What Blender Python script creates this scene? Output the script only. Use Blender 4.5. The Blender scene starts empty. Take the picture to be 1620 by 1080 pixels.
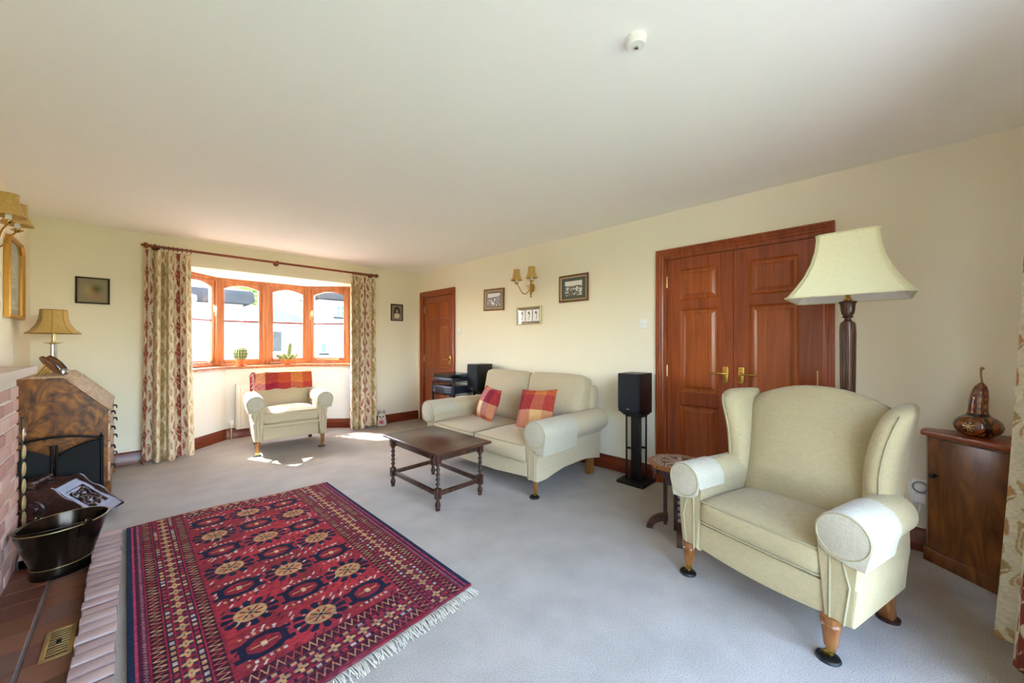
import bpy, bmesh, math, random
import numpy as np
from mathutils import Vector, Matrix
random.seed(4)
S = bpy.context.scene
COL = S.collection
PI = math.pi

# ------------------------------------------------------------------ camera, sky, sun, exposure
cd = bpy.data.cameras.new('camera'); cam = bpy.data.objects.new('camera', cd); COL.objects.link(cam)
cd.sensor_width = 36.0; cd.lens = 591.0 / 1620.0 * 36.0; cd.clip_start = 0.05
cd.shift_y = 3.0 / 1620.0
cam.location = (0, 0, 1.24); cam.rotation_euler = (PI / 2, 0, math.radians(-45.433))
S.camera = cam
W = bpy.data.worlds.new('sky'); S.world = W; W.use_nodes = True
_n = W.node_tree.nodes; _l = W.node_tree.links
_sky = _n.new('ShaderNodeTexSky'); _sky.sky_type = 'NISHITA'; _sky.sun_disc = False
_sky.sun_elevation = math.radians(47); _sky.sun_rotation = math.radians(-26); _sky.air_density = 1.0; _sky.dust_density = 1.5
_bg = _n['Background']; _bg.inputs[1].default_value = 1.5
_l.new(_sky.outputs[0], _bg.inputs[0])
sd = bpy.data.lights.new('sun', 'SUN'); sd.energy = 17.0; sd.angle = math.radians(0.6); sd.color = (1.0, 0.95, 0.86)
sun = bpy.data.objects.new('sun', sd); COL.objects.link(sun); sun.location = (-8, 22, 20)
sun.rotation_euler = Vector((0.80, -1.69, -2.0)).to_track_quat('-Z', 'Y').to_euler()
S.view_settings.view_transform = 'Standard'; S.view_settings.look = 'None'; S.view_settings.gamma = 1.0
S.view_settings.use_curve_mapping = False
S.view_settings.exposure = 1.80
S.cycles.use_denoising = True
S.cycles.max_bounces = 14; S.cycles.diffuse_bounces = 10; S.cycles.transparent_max_bounces = 16
S.cycles.sample_clamp_indirect = 8.0
def portal(name, loc, rot, sx, sy):
    d = bpy.data.lights.new(name, 'AREA'); d.shape = 'RECTANGLE'; d.size = sx; d.size_y = sy; d.cycles.is_portal = True
    o = bpy.data.objects.new(name, d); COL.objects.link(o); o.location = loc; o.rotation_euler = rot
portal('garden_door_portal', (1.05, -0.60, 1.05), (PI / 2, 0, PI), 2.5, 2.05)
portal('bay_portal', (1.32, 6.32, 1.5), (PI / 2, 0, 0), 2.3, 1.25)

# ------------------------------------------------------------------ room measures
XL, XR, YF, YB, ZC = -0.65, 3.315, -0.57, 5.46, 2.39

# ------------------------------------------------------------------ materials
def lin(c):
    if isinstance(c, str):
        c = tuple(int(c[i:i + 2], 16) / 255 for i in (0, 2, 4))
    return tuple((x / 12.92 if x <= 0.04045 else ((x + 0.055) / 1.055) ** 2.4) for x in c)
def base_mat(name, rough=0.6, metal=0.0, spec=0.4):
    m = bpy.data.materials.new(name); m.use_nodes = True
    b = m.node_tree.nodes['Principled BSDF']
    b.inputs['Roughness'].default_value = rough; b.inputs['Metallic'].default_value = metal
    b.inputs['Specular IOR Level'].default_value = spec
    return m, m.node_tree.nodes, m.node_tree.links, b
def coords(n, l, scale=(1, 1, 1), rot=(0, 0, 0)):
    t = n.new('ShaderNodeTexCoord'); mp = n.new('ShaderNodeMapping')
    mp.inputs['Scale'].default_value = scale; mp.inputs['Rotation'].default_value = rot
    l.new(t.outputs['Object'], mp.inputs['Vector']); return mp.outputs[0]
def noise(n, l, v, scale, detail=4, dist=0.0):
    x = n.new('ShaderNodeTexNoise'); x.inputs['Scale'].default_value = scale
    x.inputs['Detail'].default_value = detail; x.inputs['Distortion'].default_value = dist
    l.new(v, x.inputs['Vector']); return x.outputs['Fac']
def ramp(n, l, f, stops):
    r = n.new('ShaderNodeValToRGB'); e = r.color_ramp.elements
    e[0].position = stops[0][0]; e[0].color = (*lin(stops[0][1]), 1)
    e[1].position = stops[-1][0]; e[1].color = (*lin(stops[-1][1]), 1)
    for p, c in stops[1:-1]:
        q = e.new(p); q.color = (*lin(c), 1)
    l.new(f, r.inputs[0]); return r.outputs[0]
def bump(n, l, b, f, strength, dist=0.005):
    x = n.new('ShaderNodeBump'); x.inputs['Strength'].default_value = strength; x.inputs['Distance'].default_value = dist
    l.new(f, x.inputs['Height']); l.new(x.outputs[0], b.inputs['Normal'])
def plain(name, c, rough=0.6, metal=0.0, spec=0.4, var=0.06, nscale=12, bmp=0.0, bscale=200, coat=0.0):
    m, n, l, b = base_mat(name, rough, metal, spec)
    c = lin(c); v = coords(n, l)
    f = noise(n, l, v, nscale)
    mx = n.new('ShaderNodeMixRGB'); mx.inputs[1].default_value = (*[min(1, x * (1 + var)) for x in c], 1)
    mx.inputs[2].default_value = (*[x * (1 - var) for x in c], 1)
    l.new(f, mx.inputs[0]); l.new(mx.outputs[0], b.inputs['Base Color'])
    if bmp: bump(n, l, b, noise(n, l, v, bscale, 2), bmp)
    b.inputs['Coat Weight'].default_value = coat
    return m
def wood(name, dark, mid, light, scale=(30, 30, 2.0), rough=0.35, dist=1.2, coat=0.0, bmp=0.05):
    m, n, l, b = base_mat(name, rough)
    v = coords(n, l, scale)
    f = noise(n, l, v, 1.0, 6, dist)
    l.new(ramp(n, l, f, [(0.28, dark), (0.5, mid), (0.75, light)]), b.inputs['Base Color'])
    bump(n, l, b, f, bmp); b.inputs['Coat Weight'].default_value = coat; b.inputs['Coat Roughness'].default_value = 0.2
    return m
def fabric(name, c, c2, weave=500, bmp=0.35, rough=0.9):
    m, n, l, b = base_mat(name, rough, 0, 0.15)
    v = coords(n, l); f1 = noise(n, l, coords(n, l, (weave, weave, 40)), 1.0, 2); f2 = noise(n, l, coords(n, l, (40, 40, weave)), 1.0, 2)
    ad = n.new('ShaderNodeMath'); ad.operation = 'ADD'; l.new(f1, ad.inputs[0]); l.new(f2, ad.inputs[1])
    hv = n.new('ShaderNodeMath'); hv.operation = 'MULTIPLY'; hv.inputs[1].default_value = 0.5; l.new(ad.outputs[0], hv.inputs[0])
    l.new(ramp(n, l, hv.outputs[0], [(0.35, c2), (0.65, c)]), b.inputs['Base Color'])
    bump(n, l, b, hv.outputs[0], bmp, 0.002)
    b.inputs['Sheen Weight'].default_value = 0.15
    return m
def attr_mat(name, rough=0.9, bmp=0.3, bscale=400, spec=0.15, coat=0.0):
    m, n, l, b = base_mat(name, rough, 0, spec)
    a = n.new('ShaderNodeVertexColor'); a.layer_name = 'col'
    l.new(a.outputs[0], b.inputs['Base Color'])
    if bmp: bump(n, l, b, noise(n, l, coords(n, l), bscale, 3), bmp, 0.003)
    b.inputs['Coat Weight'].default_value = coat; b.inputs['Coat Roughness'].default_value = 0.05
    return m
def glass_mat(name, tint=(1, 1, 1), gloss=0.07):
    m = bpy.data.materials.new(name); m.use_nodes = True
    n = m.node_tree.nodes; l = m.node_tree.links; n.remove(n['Principled BSDF'])
    t = n.new('ShaderNodeBsdfTransparent'); t.inputs[0].default_value = (*tint, 1)
    g = n.new('ShaderNodeBsdfGlossy'); g.inputs['Roughness'].default_value = 0.02
    mx = n.new('ShaderNodeMixShader'); lw = n.new('ShaderNodeLayerWeight'); lw.inputs[0].default_value = 0.5
    pw = n.new('ShaderNodeMath'); pw.operation = 'POWER'; pw.inputs[1].default_value = 5.0; l.new(lw.outputs['Facing'], pw.inputs[0])
    ma = n.new('ShaderNodeMath'); ma.operation = 'MULTIPLY_ADD'; ma.inputs[1].default_value = 0.6; ma.inputs[2].default_value = gloss * 0.4; l.new(pw.outputs[0], ma.inputs[0])
    l.new(ma.outputs[0], mx.inputs[0]); l.new(t.outputs[0], mx.inputs[1]); l.new(g.outputs[0], mx.inputs[2])
    l.new(mx.outputs[0], n['Material Output'].inputs[0]); return m

M = {}
M['wall'] = plain('cream_wall_paint', 'ece3cd', 0.85, spec=0.2, var=0.012, nscale=3, bmp=0.04, bscale=90)
M['ceil'] = plain('white_ceiling_paint', 'f4f2ec', 0.9, spec=0.15, var=0.01, nscale=3)
M['bay'] = plain('white_bay_paint', 'e6e2d8', 0.85, spec=0.2, var=0.01, nscale=3)
def carpet_mat():
    m, n, l, b = base_mat('carpet_pile', 0.97, 0, 0.08)
    v = coords(n, l); f = noise(n, l, v, 260, 3); g = noise(n, l, v, 5, 3)
    c1 = ramp(n, l, f, [(0.3, '948b80'), (0.7, 'cdc5bb')])
    c2 = ramp(n, l, g, [(0.3, 'd9d9d9'), (0.7, 'ffffff')])
    mx = n.new('ShaderNodeMixRGB'); mx.blend_type = 'MULTIPLY'; mx.inputs[0].default_value = 0.5
    l.new(c1, mx.inputs[1]); l.new(c2, mx.inputs[2]); l.new(mx.outputs[0], b.inputs['Base Color'])
    bump(n, l, b, f, 0.7, 0.006); b.inputs['Sheen Weight'].default_value = 0.1; return m
M['carpet'] = carpet_mat()
M['mahog'] = wood('mahogany', '74300f', '8f3f18', 'a04c20', (26, 26, 1.6), 0.33, coat=0.25)
M['mahogh'] = wood('mahogany_horizontal', '63270f', '7e3617', '90441e', (1.6, 1.6, 26), 0.33, coat=0.25)
M['skirt'] = wood('skirting_mahogany', '521d0d', '6c2a13', '80371a', (1.5, 1.5, 26), 0.35, coat=0.15)
M['mahogp'] = wood('mahogany_panel', '823a12', '9c4a19', 'ac571f', (26, 26, 1.6), 0.33, coat=0.25)
M['winwood'] = wood('window_hardwood', '9c5a32', 'b06f45', 'bd7f52', (20, 20, 2), 0.35, coat=0.2)  # the mahogany lightened: bright window light is put into its colour
M['cream'] = fabric('oat_upholstery', 'c2b194', 'b09f82')
M['creamw'] = fabric('pale_oat_upholstery', 'b5a580', 'a29370')
M['cover'] = fabric('pale_arm_cloth', 'bfb6a3', 'aaa18c')
M['pipe'] = plain('olive_piping', 'a59a7c', 0.9, spec=0.1)
M['oak'] = wood('oak_legs', '633718', '855226', 'a36d38', (30, 30, 3), 0.35, coat=0.2)
M['darkoak'] = wood('dark_oak', '2c1710', '44261b', '5d382a', (3, 40, 40), 0.28, coat=0.4)
M['darkoakv'] = wood('dark_turned_oak', '24130d', '3a2017', '523023', (40, 40, 4), 0.25, coat=0.4)
M['lampwood'] = wood('fluted_lamp_wood', '2a1610', '472a1e', '6a4431', (50, 50, 3), 0.28, coat=0.4)
M['cabwood'] = wood('corner_cabinet_wood', '3f210d', '6a3d18', '8a5424', (9, 9, 2.2), 0.3, dist=2.5, coat=0.3)
M['walnut'] = wood('burr_walnut', '2f1506', '6d3d14', 'a0641f', (7, 7, 5), 0.3, dist=3.5, coat=0.35)
M['walnutl'] = wood('bleached_walnut', '8a6248', 'b08a6c', 'c8a789', (24, 2.0, 24), 0.35, coat=0.2)  # paler walnut for the bureau top, fall and drawer fronts
M['coalwood'] = wood('coal_box_wood', '1c0c08', '351a12', '52302a', (22, 4, 22), 0.42, coat=0.08)
M['brass'] = plain('brass', 'c9a04e', 0.25, 1.0, var=0.08, nscale=40)
M['gold'] = plain('gilt', 'c39245', 0.4, 0.8, var=0.12, nscale=40)
M['palebrass'] = plain('pale_brass', 'd8c48c', 0.3, 0.9)
M['chrome'] = plain('bright_steel', 'c8c8c8', 0.2, 1.0)
M['iron'] = plain('dark_iron', '14171b', 0.4, 0.6, bmp=0.05)
M['rubber'] = plain('black_rubber', '121212', 0.5)
M['tin'] = plain('dark_bronze_tin', '3a3026', 0.2, 0.9, var=0.35, nscale=6)
M['mesh'] = plain('fine_black_wire_mesh', '101012', 0.7, bmp=0.5, bscale=700)
M['black'] = plain('black_ash', '0c0b0b', 0.35, var=0.3, nscale=30)
M['blackg'] = plain('speaker_grille_cloth', '14151b', 0.8, bmp=0.4, bscale=900)
M['hifi'] = plain('charcoal_hifi_metal', '2b2d3a', 0.35, 0.3)
M['hifil'] = plain('grey_hifi_button', '5a5d70', 0.4, 0.2)
M['white'] = plain('white_plastic', 'ecebe6', 0.35, var=0.02)
M['whitem'] = plain('white_radiator_enamel', 'f0ece2', 0.4, var=0.02)
M['grey'] = plain('grey_plastic', '8a8a90', 0.4)
M['shade'] = fabric('cream_silk_shade', 'e6e0bb', 'dcd5ad', 300, 0.1, 0.8)
M['shadeg'] = fabric('gold_silk_shade', 'd2ae6a', 'b8924e', 300, 0.1, 0.7)
M['shadein'] = plain('white_shade_lining', 'efece4', 0.8)
M['trimc'] = plain('cream_braid', 'd9d2aa', 0.8)
M['terra'] = plain('terracotta', 'c4703d', 0.8, var=0.12, nscale=20)
M['soil'] = plain('dark_soil', '33251a', 0.95, bmp=0.8, bscale=120)
M['cactus'] = plain('cactus_green', '6f7f52', 0.7, var=0.25, nscale=40)
M['spine'] = plain('cactus_spines', 'e8dc9a', 0.6)
M['mortar'] = plain('pale_mortar', 'cdbfae', 0.95, bmp=0.4, bscale=90)
M['brick'] = attr_mat('red_brick', 0.9, 0.6, 60)
M['tile'] = attr_mat('quarry_tile', 0.38, 0.12, 30, spec=0.4)
M['rug'] = attr_mat('rug_wool', 0.95, 0.6, 420)
M['cloth'] = attr_mat('printed_cloth', 0.85, 0.2, 300)
M['print'] = attr_mat('paper_print', 0.5, 0, 1, spec=0.3)
M['inlay'] = attr_mat('inlaid_wood', 0.35, 0.1, 200, spec=0.4, coat=0.3)
M['gourd'] = attr_mat('lacquered_gourd', 0.18, 0, 1, spec=0.5, coat=0.8)
M['fringe'] = plain('cream_fringe', 'd8d2c4', 0.95, spec=0.05)
M['glass'] = glass_mat('clear_glass')
M['glassr'] = glass_mat('smoked_glass', (0.55, 0.62, 0.65))
M['render'] = plain('white_cottage_render', 'b9bac2', 0.95, spec=0.1, var=0.03, nscale=1.5, bmp=0.2, bscale=8)
M['thatch'] = plain('grey_thatch', '3d3a38', 1.0, spec=0.05, var=0.5, nscale=3, bmp=0.9, bscale=12)
M['slate'] = wood('roof_slate', '15181a', '1e2325', '2b3133', (1, 1, 9), 0.8)
M['leaf'] = plain('garden_foliage', '7d9340', 0.9, var=0.5, nscale=3)
M['lawn'] = plain('lawn', '66743f', 0.95, spec=0.05, var=0.3, nscale=2)
M['gravel'] = plain('dark_yard_tarmac', '6e6c68', 0.95, spec=0.05, var=0.15, nscale=4)

# ------------------------------------------------------------------ mesh helpers
def new(): return bmesh.new()
def link(name, me, mat=None, parent=None, loc=None):
    o = bpy.data.objects.new(name, me); COL.objects.link(o)
    if mat: me.materials.append(M[mat] if isinstance(mat, str) else mat)
    if parent: o.parent = parent
    if loc: o.location = loc
    return o
def obj(name, bm, mat, parent=None, loc=None, smooth=35, recalc=True):
    if recalc: bmesh.ops.recalc_face_normals(bm, faces=bm.faces[:])
    me = bpy.data.meshes.new(name); bm.to_mesh(me); bm.free()
    if smooth:
        me.shade_smooth(); me.set_sharp_from_angle(angle=math.radians(smooth))
    return link(name, me, mat, parent, loc)
def thing(name, label, cat, loc=(0, 0, 0), rz=0.0, group=None, kind=None):
    o = bpy.data.objects.new(name, None); COL.objects.link(o); o.location = loc; o.rotation_euler = (0, 0, rz)
    o.empty_display_size = 0.1
    return tag(o, label, cat, group, kind)
def tag(o, label=None, cat=None, group=None, kind=None):
    if label: o['label'] = label
    if cat: o['category'] = cat
    if group: o['group'] = group
    if kind: o['kind'] = kind
    return o
def struct(name, bm, mat, label, cat, smooth=35):
    return tag(obj(name, bm, mat, smooth=smooth), label, cat, kind='structure')
def xf(bm, vs, Mx):
    if Mx is not None: bmesh.ops.transform(bm, matrix=Mx, verts=vs)
def box(bm, x0, x1, y0, y1, z0, z1, bev=0.0, seg=2, Mx=None):
    x0, x1 = min(x0, x1), max(x0, x1); y0, y1 = min(y0, y1), max(y0, y1); z0, z1 = min(z0, z1), max(z0, z1)
    r = bmesh.ops.create_cube(bm, size=1.0); vs = r['verts']
    for v in vs:
        v.co = Vector(((x0 + x1) / 2 + v.co.x * (x1 - x0), (y0 + y1) / 2 + v.co.y * (y1 - y0), (z0 + z1) / 2 + v.co.z * (z1 - z0)))
    xf(bm, vs, Mx)
    if bev:
        es = list({e for v in vs for e in v.link_edges})
        bmesh.ops.bevel(bm, geom=es, offset=min(bev, 0.49 * min(x1 - x0, y1 - y0, z1 - z0)), segments=seg, profile=0.5, affect='EDGES')
    return bm
def prism(bm, pts, plane, a, b, bev=0.0, seg=2, Mx=None, caps='ab'):
    def P(p, t):
        return {'xz': (p[0], t, p[1]), 'yz': (t, p[0], p[1]), 'xy': (p[0], p[1], t)}[plane]
    A = [bm.verts.new(P(p, a)) for p in pts]; B = [bm.verts.new(P(p, b)) for p in pts]
    n = len(pts); fs = []
    fa = bm.faces.new(A); fb = bm.faces.new(B[::-1])
    for i in range(n): bm.faces.new((A[(i + 1) % n], A[i], B[i], B[(i + 1) % n]))
    xf(bm, A + B, Mx)
    if bev:
        es = []
        if 'a' in caps: es += list(fa.edges)
        if 'b' in caps: es += list(fb.edges)
        bmesh.ops.bevel(bm, geom=list(set(es)), offset=bev, segments=seg, profile=0.5, affect='EDGES')
    return bm
def loft(bm, rings, closed=True, cap=True, loop=False):
    R = [[bm.verts.new(p) for p in r] for r in rings]
    n = len(R[0]); m = n if closed else n - 1
    K = len(R) if loop else len(R) - 1
    for k in range(K):
        a, b = R[k], R[(k + 1) % len(R)]
        for i in range(m):
            j = (i + 1) % n
            try: bm.faces.new((a[i], a[j], b[j], b[i]))
            except ValueError: pass
    if cap and closed and not loop:
        for r in ((R[0], R[-1]) if cap is True else (R[-1],)):
            try: bm.faces.new(r)
            except ValueError: pass
    return bm
def lathe(bm, prof, seg=28, Mx=None, sx=1.0, sy=1.0):
    rings = []
    for r, z in prof:
        r = max(r, 1e-4)
        ring = [Vector((sx * r * math.cos(2 * PI * i / seg), sy * r * math.sin(2 * PI * i / seg), z)) for i in range(seg)]
        if Mx is not None: ring = [Mx @ p for p in ring]
        rings.append(ring)
    return loft(bm, rings)
def tube(bm, pts, r, seg=8, closed=False):
    pts = [Vector(p) for p in pts]; n = len(pts); rings = []
    up = None
    for i, p in enumerate(pts):
        if closed: t = pts[(i + 1) % n] - pts[i - 1]
        else: t = pts[min(i + 1, n - 1)] - pts[max(i - 1, 0)]
        t.normalize()
        if up is None:
            up = Vector((0, 0, 1)) if abs(t.z) < 0.9 else Vector((1, 0, 0))
        s = t.cross(up)
        if s.length < 1e-5: s = t.orthogonal()
        s.normalize(); up = s.cross(t).normalized()
        rr = r[i] if isinstance(r, (list, tuple)) else r
        rings.append([p + rr * (math.cos(2 * PI * k / seg) * s + math.sin(2 * PI * k / seg) * up) for k in range(seg)])
    return loft(bm, rings, loop=closed)
def rot(axis, deg, at=(0, 0, 0)):
    return Matrix.Translation(at) @ Matrix.Rotation(math.radians(deg), 4, axis) @ Matrix.Translation(-Vector(at))
def T(x, y, z): return Matrix.Translation((x, y, z))
def rbox(bm, c, w, d, h, r, cuts=9, top=0.0, front=0.0, fn=None, Mx=None, side=0.0):
    q = bmesh.ops.create_cube(bm, size=2.0); vs = q['verts']
    es = list({e for v in vs for e in v.link_edges})
    before = set(bm.verts) - set(vs)
    bmesh.ops.subdivide_edges(bm, edges=es, cuts=cuts, use_grid_fill=True)
    vs = [v for v in bm.verts if v not in before]
    hw = Vector((w / 2, d / 2, h / 2)); rr = min(r, w / 2, d / 2, h / 2)
    for v in vs:
        n = v.co.copy()
        p = Vector((n.x * hw.x, n.y * hw.y, n.z * hw.z))
        q = Vector([max(-(hw[i] - rr), min(hw[i] - rr, p[i])) for i in range(3)])
        dlt = p - q
        if dlt.length > 1e-6: p = q + dlt.normalized() * rr if sum(abs(dlt[i]) > rr * 0.999 for i in range(3)) else p
        a, b, c2 = n.x, n.y, n.z
        bulge = (1 - a * a) * (1 - b * b)
        p.z += top * bulge * (c2 if c2 > 0 else 0.4 * c2)
        p.y += front * (1 - a * a) * (1 - c2 * c2) * b
        p.x += side * (1 - b * b) * (1 - c2 * c2) * a
        if fn: p = fn(p, n)
        v.co = p + Vector(c)
    xf(bm, vs, Mx); return bm
def gridmesh(name, nu, nv, pos, colf, mat, parent=None, thick=0.0, smooth=True, loc=None):
    u = np.linspace(0, 1, nu); v = np.linspace(0, 1, nv); U, V = np.meshgrid(u, v)
    X, Y, Z = pos(U, V); co = np.stack([X, Y, Z], -1).reshape(-1, 3)
    idx = np.arange(nu * nv).reshape(nv, nu)
    F = np.stack([idx[:-1, :-1], idx[:-1, 1:], idx[1:, 1:], idx[1:, :-1]], -1).reshape(-1, 4)
    me = bpy.data.meshes.new(name)
    me.vertices.add(len(co)); me.vertices.foreach_set('co', co.astype(np.float32).ravel())
    me.loops.add(F.size); me.loops.foreach_set('vertex_index', F.astype(np.int32).ravel())
    me.polygons.add(len(F)); me.polygons.foreach_set('loop_start', np.arange(0, F.size, 4, dtype=np.int32))
    me.update(calc_edges=True)
    if colf is not None:
        C = colf(U, V).reshape(-1, 3); C = np.where(C <= 0.04045, C / 12.92, ((C + 0.055) / 1.055) ** 2.4)
        at = me.color_attributes.new('col', 'FLOAT_COLOR', 'POINT')
        at.data.foreach_set('color', np.concatenate([C, np.ones((len(C), 1))], 1).astype(np.float32).ravel())
    if smooth: me.shade_smooth()
    me.validate()
    o = link(name, me, mat, parent, loc)
    if thick:
        s = o.modifiers.new('thickness', 'SOLIDIFY'); s.thickness = thick; s.offset = -1
    return o
def facecol(me, fn):
    at = me.color_attributes.new('col', 'FLOAT_COLOR', 'CORNER')
    for p in me.polygons:
        c = (*lin(fn(p)), 1)
        for li in p.loop_indices: at.data[li].color = c
def rgb(h): return np.array([int(h[i:i + 2], 16) / 255 for i in (0, 2, 4)])
def paint(C, mask, h): C[mask] = rgb(h) if isinstance(h, str) else h
def hashn(a, b, s=1.0):
    x = np.sin(a * 127.1 + b * 311.7 + s * 74.7) * 43758.5453
    return x - np.floor(x)
def vnoise(x, y, s=1.0):
    xi, yi = np.floor(x), np.floor(y); fx, fy = x - xi, y - yi
    fx = fx * fx * (3 - 2 * fx); fy = fy * fy * (3 - 2 * fy)
    a = hashn(xi, yi, s); b = hashn(xi + 1, yi, s); c = hashn(xi, yi + 1, s); d = hashn(xi + 1, yi + 1, s)
    return (a * (1 - fx) + b * fx) * (1 - fy) + (c * (1 - fx) + d * fx) * fy

# ------------------------------------------------------------------ the room shell
b = new()
box(b, -0.05, XR + .3, YF - .3, YB, -0.3, 0)
box(b, XL - .3, -0.05, 3.6, YB, -0.3, 0); box(b, XL - .3, -0.05, YF - .3, 1.40, -0.3, 0)
box(b, XL - .3, -0.05, 1.40, 3.6, -0.3, -0.075)
prism(b, [(0.2, YB), (2.45, YB), (2.45, 5.7), (1.98, 6.25), (0.66, 6.25), (0.2, 5.7)], 'xy', -0.3, 0)
struct('floor', b, 'carpet', 'pale grey beige fitted carpet covering the whole floor', 'floor', 0)
b = new(); box(b, XL - .3, XR + .3, YF - .3, YB + .3, ZC, ZC + .25)
struct('ceiling', b, 'ceil', 'plain white ceiling over the whole room', 'ceiling', 0)
b = new()
box(b, XL - .3, XL, YF - .3, YB + .3, -0.3, ZC)
struct('wall_left', b, 'wall', 'cream wall behind the brick fireplace and bureau', 'wall', 0)
b = new()  # right wall with two door openings
DD0, DD1, D10, D11, DH = 0.285, 1.364, 4.50, 5.29, 1.995
for y0, y1, z0, z1 in ((YF - .3, DD0, -.3, ZC), (DD0, DD1, DH, ZC), (DD1, D10, -.3, ZC), (D10, D11, DH, ZC), (D11, YB + .3, -.3, ZC)):
    box(b, XR, XR + .14, y0, y1, z0, z1)
struct('wall_right', b, 'wall', 'long cream wall with the two mahogany doors', 'wall', 0)
b = new(); box(b, XL, 0.32, YB, YB + .3, -.3, ZC); box(b, 2.32, XR, YB, YB + .3, -.3, ZC); box(b, 0.32, 2.32, YB, YB + .3, 2.10, ZC)
struct('wall_back', b, 'wall', 'cream end wall around the bay window', 'wall', 0)
b = new(); box(b, XL, -.20, YF - .3, YF, -.3, ZC); box(b, 2.30, XR, YF - .3, YF, -.3, ZC); box(b, -.20, 2.30, YF - .3, YF, 2.08, ZC)
struct('wall_front', b, 'wall', 'cream wall behind the camera with the glazed garden doors', 'wall', 0)
# bay: low wall, head, reveals
BI = [(0.32, 5.50), (0.84, 6.02), (1.80, 6.02), (2.32, 5.50)]
BO = [(2.62, 5.74), (1.98, 6.38), (0.66, 6.38), (0.02, 5.74)]
b = new()
prism(b, BI[:1] + BI[1:] + BO, 'xy', -0.3, 0.905)
struct('wall_bay', b, 'bay', 'low white wall of the bay under the window', 'wall', 0)
b = new(); prism(b, [(0.1, YB + .3), (2.55, YB + .3), (2.55, 5.78), (2.0, 6.29), (0.65, 6.29), (0.1, 5.78)], 'xy', 2.10, 2.45)
struct('ceiling_bay', b, 'bay', 'white soffit over the bay window', 'ceiling', 0)
# skirting boards
def skirt(b, p, q, h=0.135):
    p, q = Vector((*p, 0)), Vector((*q, 0)); d = (q - p).normalized(); n = Vector((d.y, -d.x, 0))  # room is on the right of p->q
    prof = [(0, 0), (0.02, 0), (0.02, h - .035), (0.014, h - .025), (0.014, h - .015), (0.007, h - .005), (0.004, h), (0, h)]
    loft(b, [[e + n * a + Vector((0, 0, z)) for a, z in prof] for e in (p, q)])
b = new(); skirt(b, (XR, D10 - .075), (XR, DD1 + .07)); skirt(b, (XR, DD0 - .07), (XR, YF))
struct('baseboard_right', b, 'skirt', 'dark mahogany skirting board along the long cream wall', 'baseboard')
b = new(); skirt(b, (XL, YB), (0.32, YB)); skirt(b, (2.32, YB), (XR, YB))
struct('baseboard_back', b, 'skirt', 'mahogany skirting board along the end wall', 'baseboard')
b = new()
for i in range(3): skirt(b, BI[i], BI[i + 1])
struct('baseboard_bay', b, 'skirt', 'mahogany skirting board around the bay', 'baseboard')

# ------------------------------------------------------------------ bay window
WL = [(0.325, 5.76), (0.765, 6.20), (1.88, 6.20), (2.32, 5.76)]
b = new()
prism(b, [(0.325, 5.455), (0.34, 5.475), (0.85, 5.985), (1.79, 5.985), (2.30, 5.475), (2.315, 5.455), (2.315, 5.80), (1.91, 6.23), (0.735, 6.23), (0.325, 5.80)], 'xy', 0.905, 0.94, 0.008)
struct('trim_1', b, 'winwood', 'long varnished window sill board following the bay', 'window sill')
b = new()
def bar(b, p, w, z0, z1, ang):
    box(b, -w / 2, w / 2, -.035, .045, z0, z1, .006, 2, T(p[0], p[1], 0) @ Matrix.Rotation(ang, 4, 'Z'))
bar(b, WL[1], 0.085, 0.94, 2.10, PI / 8); bar(b, WL[2], 0.085, 0.94, 2.10, -PI / 8)
struct('trim_2', b, 'winwood', 'varnished corner posts between the bay window lights', 'window post')
ZB, ZT = 0.94, 2.10
def window(idx, p, q, label, opener=None):
    p, q = Vector(p), Vector(q); w = (q - p).length; a = math.atan2(q.y - p.y, q.x - p.x)
    e = thing('window_%d' % idx, label, 'window', (p.x, p.y, 0), a, 'bay window lights', 'structure')
    b = new(); f = 0.045
    box(b, .0, f, -.03, .04, ZB, ZT, .004); box(b, w - f, w, -.03, .04, ZB, ZT, .004)
    box(b, f, w - f, -.03, .04, ZT - f, ZT, .004); box(b, f, w - f, -.03, .04, ZB, ZB + f, .004)
    obj('window_frame', b, 'winwood', e)
    b = new(); s = 0.042; x0, x1 = f, w - f; z0, z1 = ZB + f, ZT - f; yo, yi = -.018, .03
    box(b, x0, x0 + s, yo, yi, z0, z1, .005); box(b, x1 - s, x1, yo, yi, z0, z1, .005); box(b, x0 + s, x1 - s, yo, yi, z0, z0 + s, .005)
    n = 12; pts = [(x0 + s, z1), (x0 + s, z1 - .085)]
    for i in range(1, n):
        t = i / n; pts.append((x0 + s + t * (x1 - x0 - 2 * s), z1 - .085 + .05 * math.sin(PI * t)))
    pts += [(x1 - s, z1 - .085), (x1 - s, z1)]
    prism(b, pts[::-1], 'xz', yo, yi)
    obj('window_sash', b, 'winwood', e)
    b = new(); zm = ZB + (ZT - ZB) * .515
    box(b, x0 + s, x1 - s, -.012, .025, zm - .012, zm + .012, .004)
    obj('glazing_bar', b, 'mahogh', e)
    b = new(); box(b, x0 + s - .005, x1 - s + .005, .005, .009, z0 + s - .005, z1 - .03)
    obj('pane', b, 'glass', e, smooth=0)
    if opener:
        xh = x1 - .02 if opener > 0 else x0 + .02
        b = new(); box(b, xh - .011, xh + .011, -.03, -.018, zm + .11, zm + .20, .004); 
        tube(b, [(xh, -.03, zm + .18), (xh, -.05, zm + .175), (xh - .008, -.055, zm + .14), (xh - .012, -.055, zm + .06)], [.009, .009, .009, .006])
        tag(obj('window_handle', b, 'palebrass', e), 'pale brass handle')
        b = new(); tube(b, [(x0 + .1, -.03, z0 + .012), (x1 - .12, -.03, z0 + .012)], .005); box(b, x1 - .13, x1 - .10, -.04, -.018, z0, z0 + .025, .004)
        tag(obj('window_stay', b, 'palebrass', e), 'brass casement stay')
    return e
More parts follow.
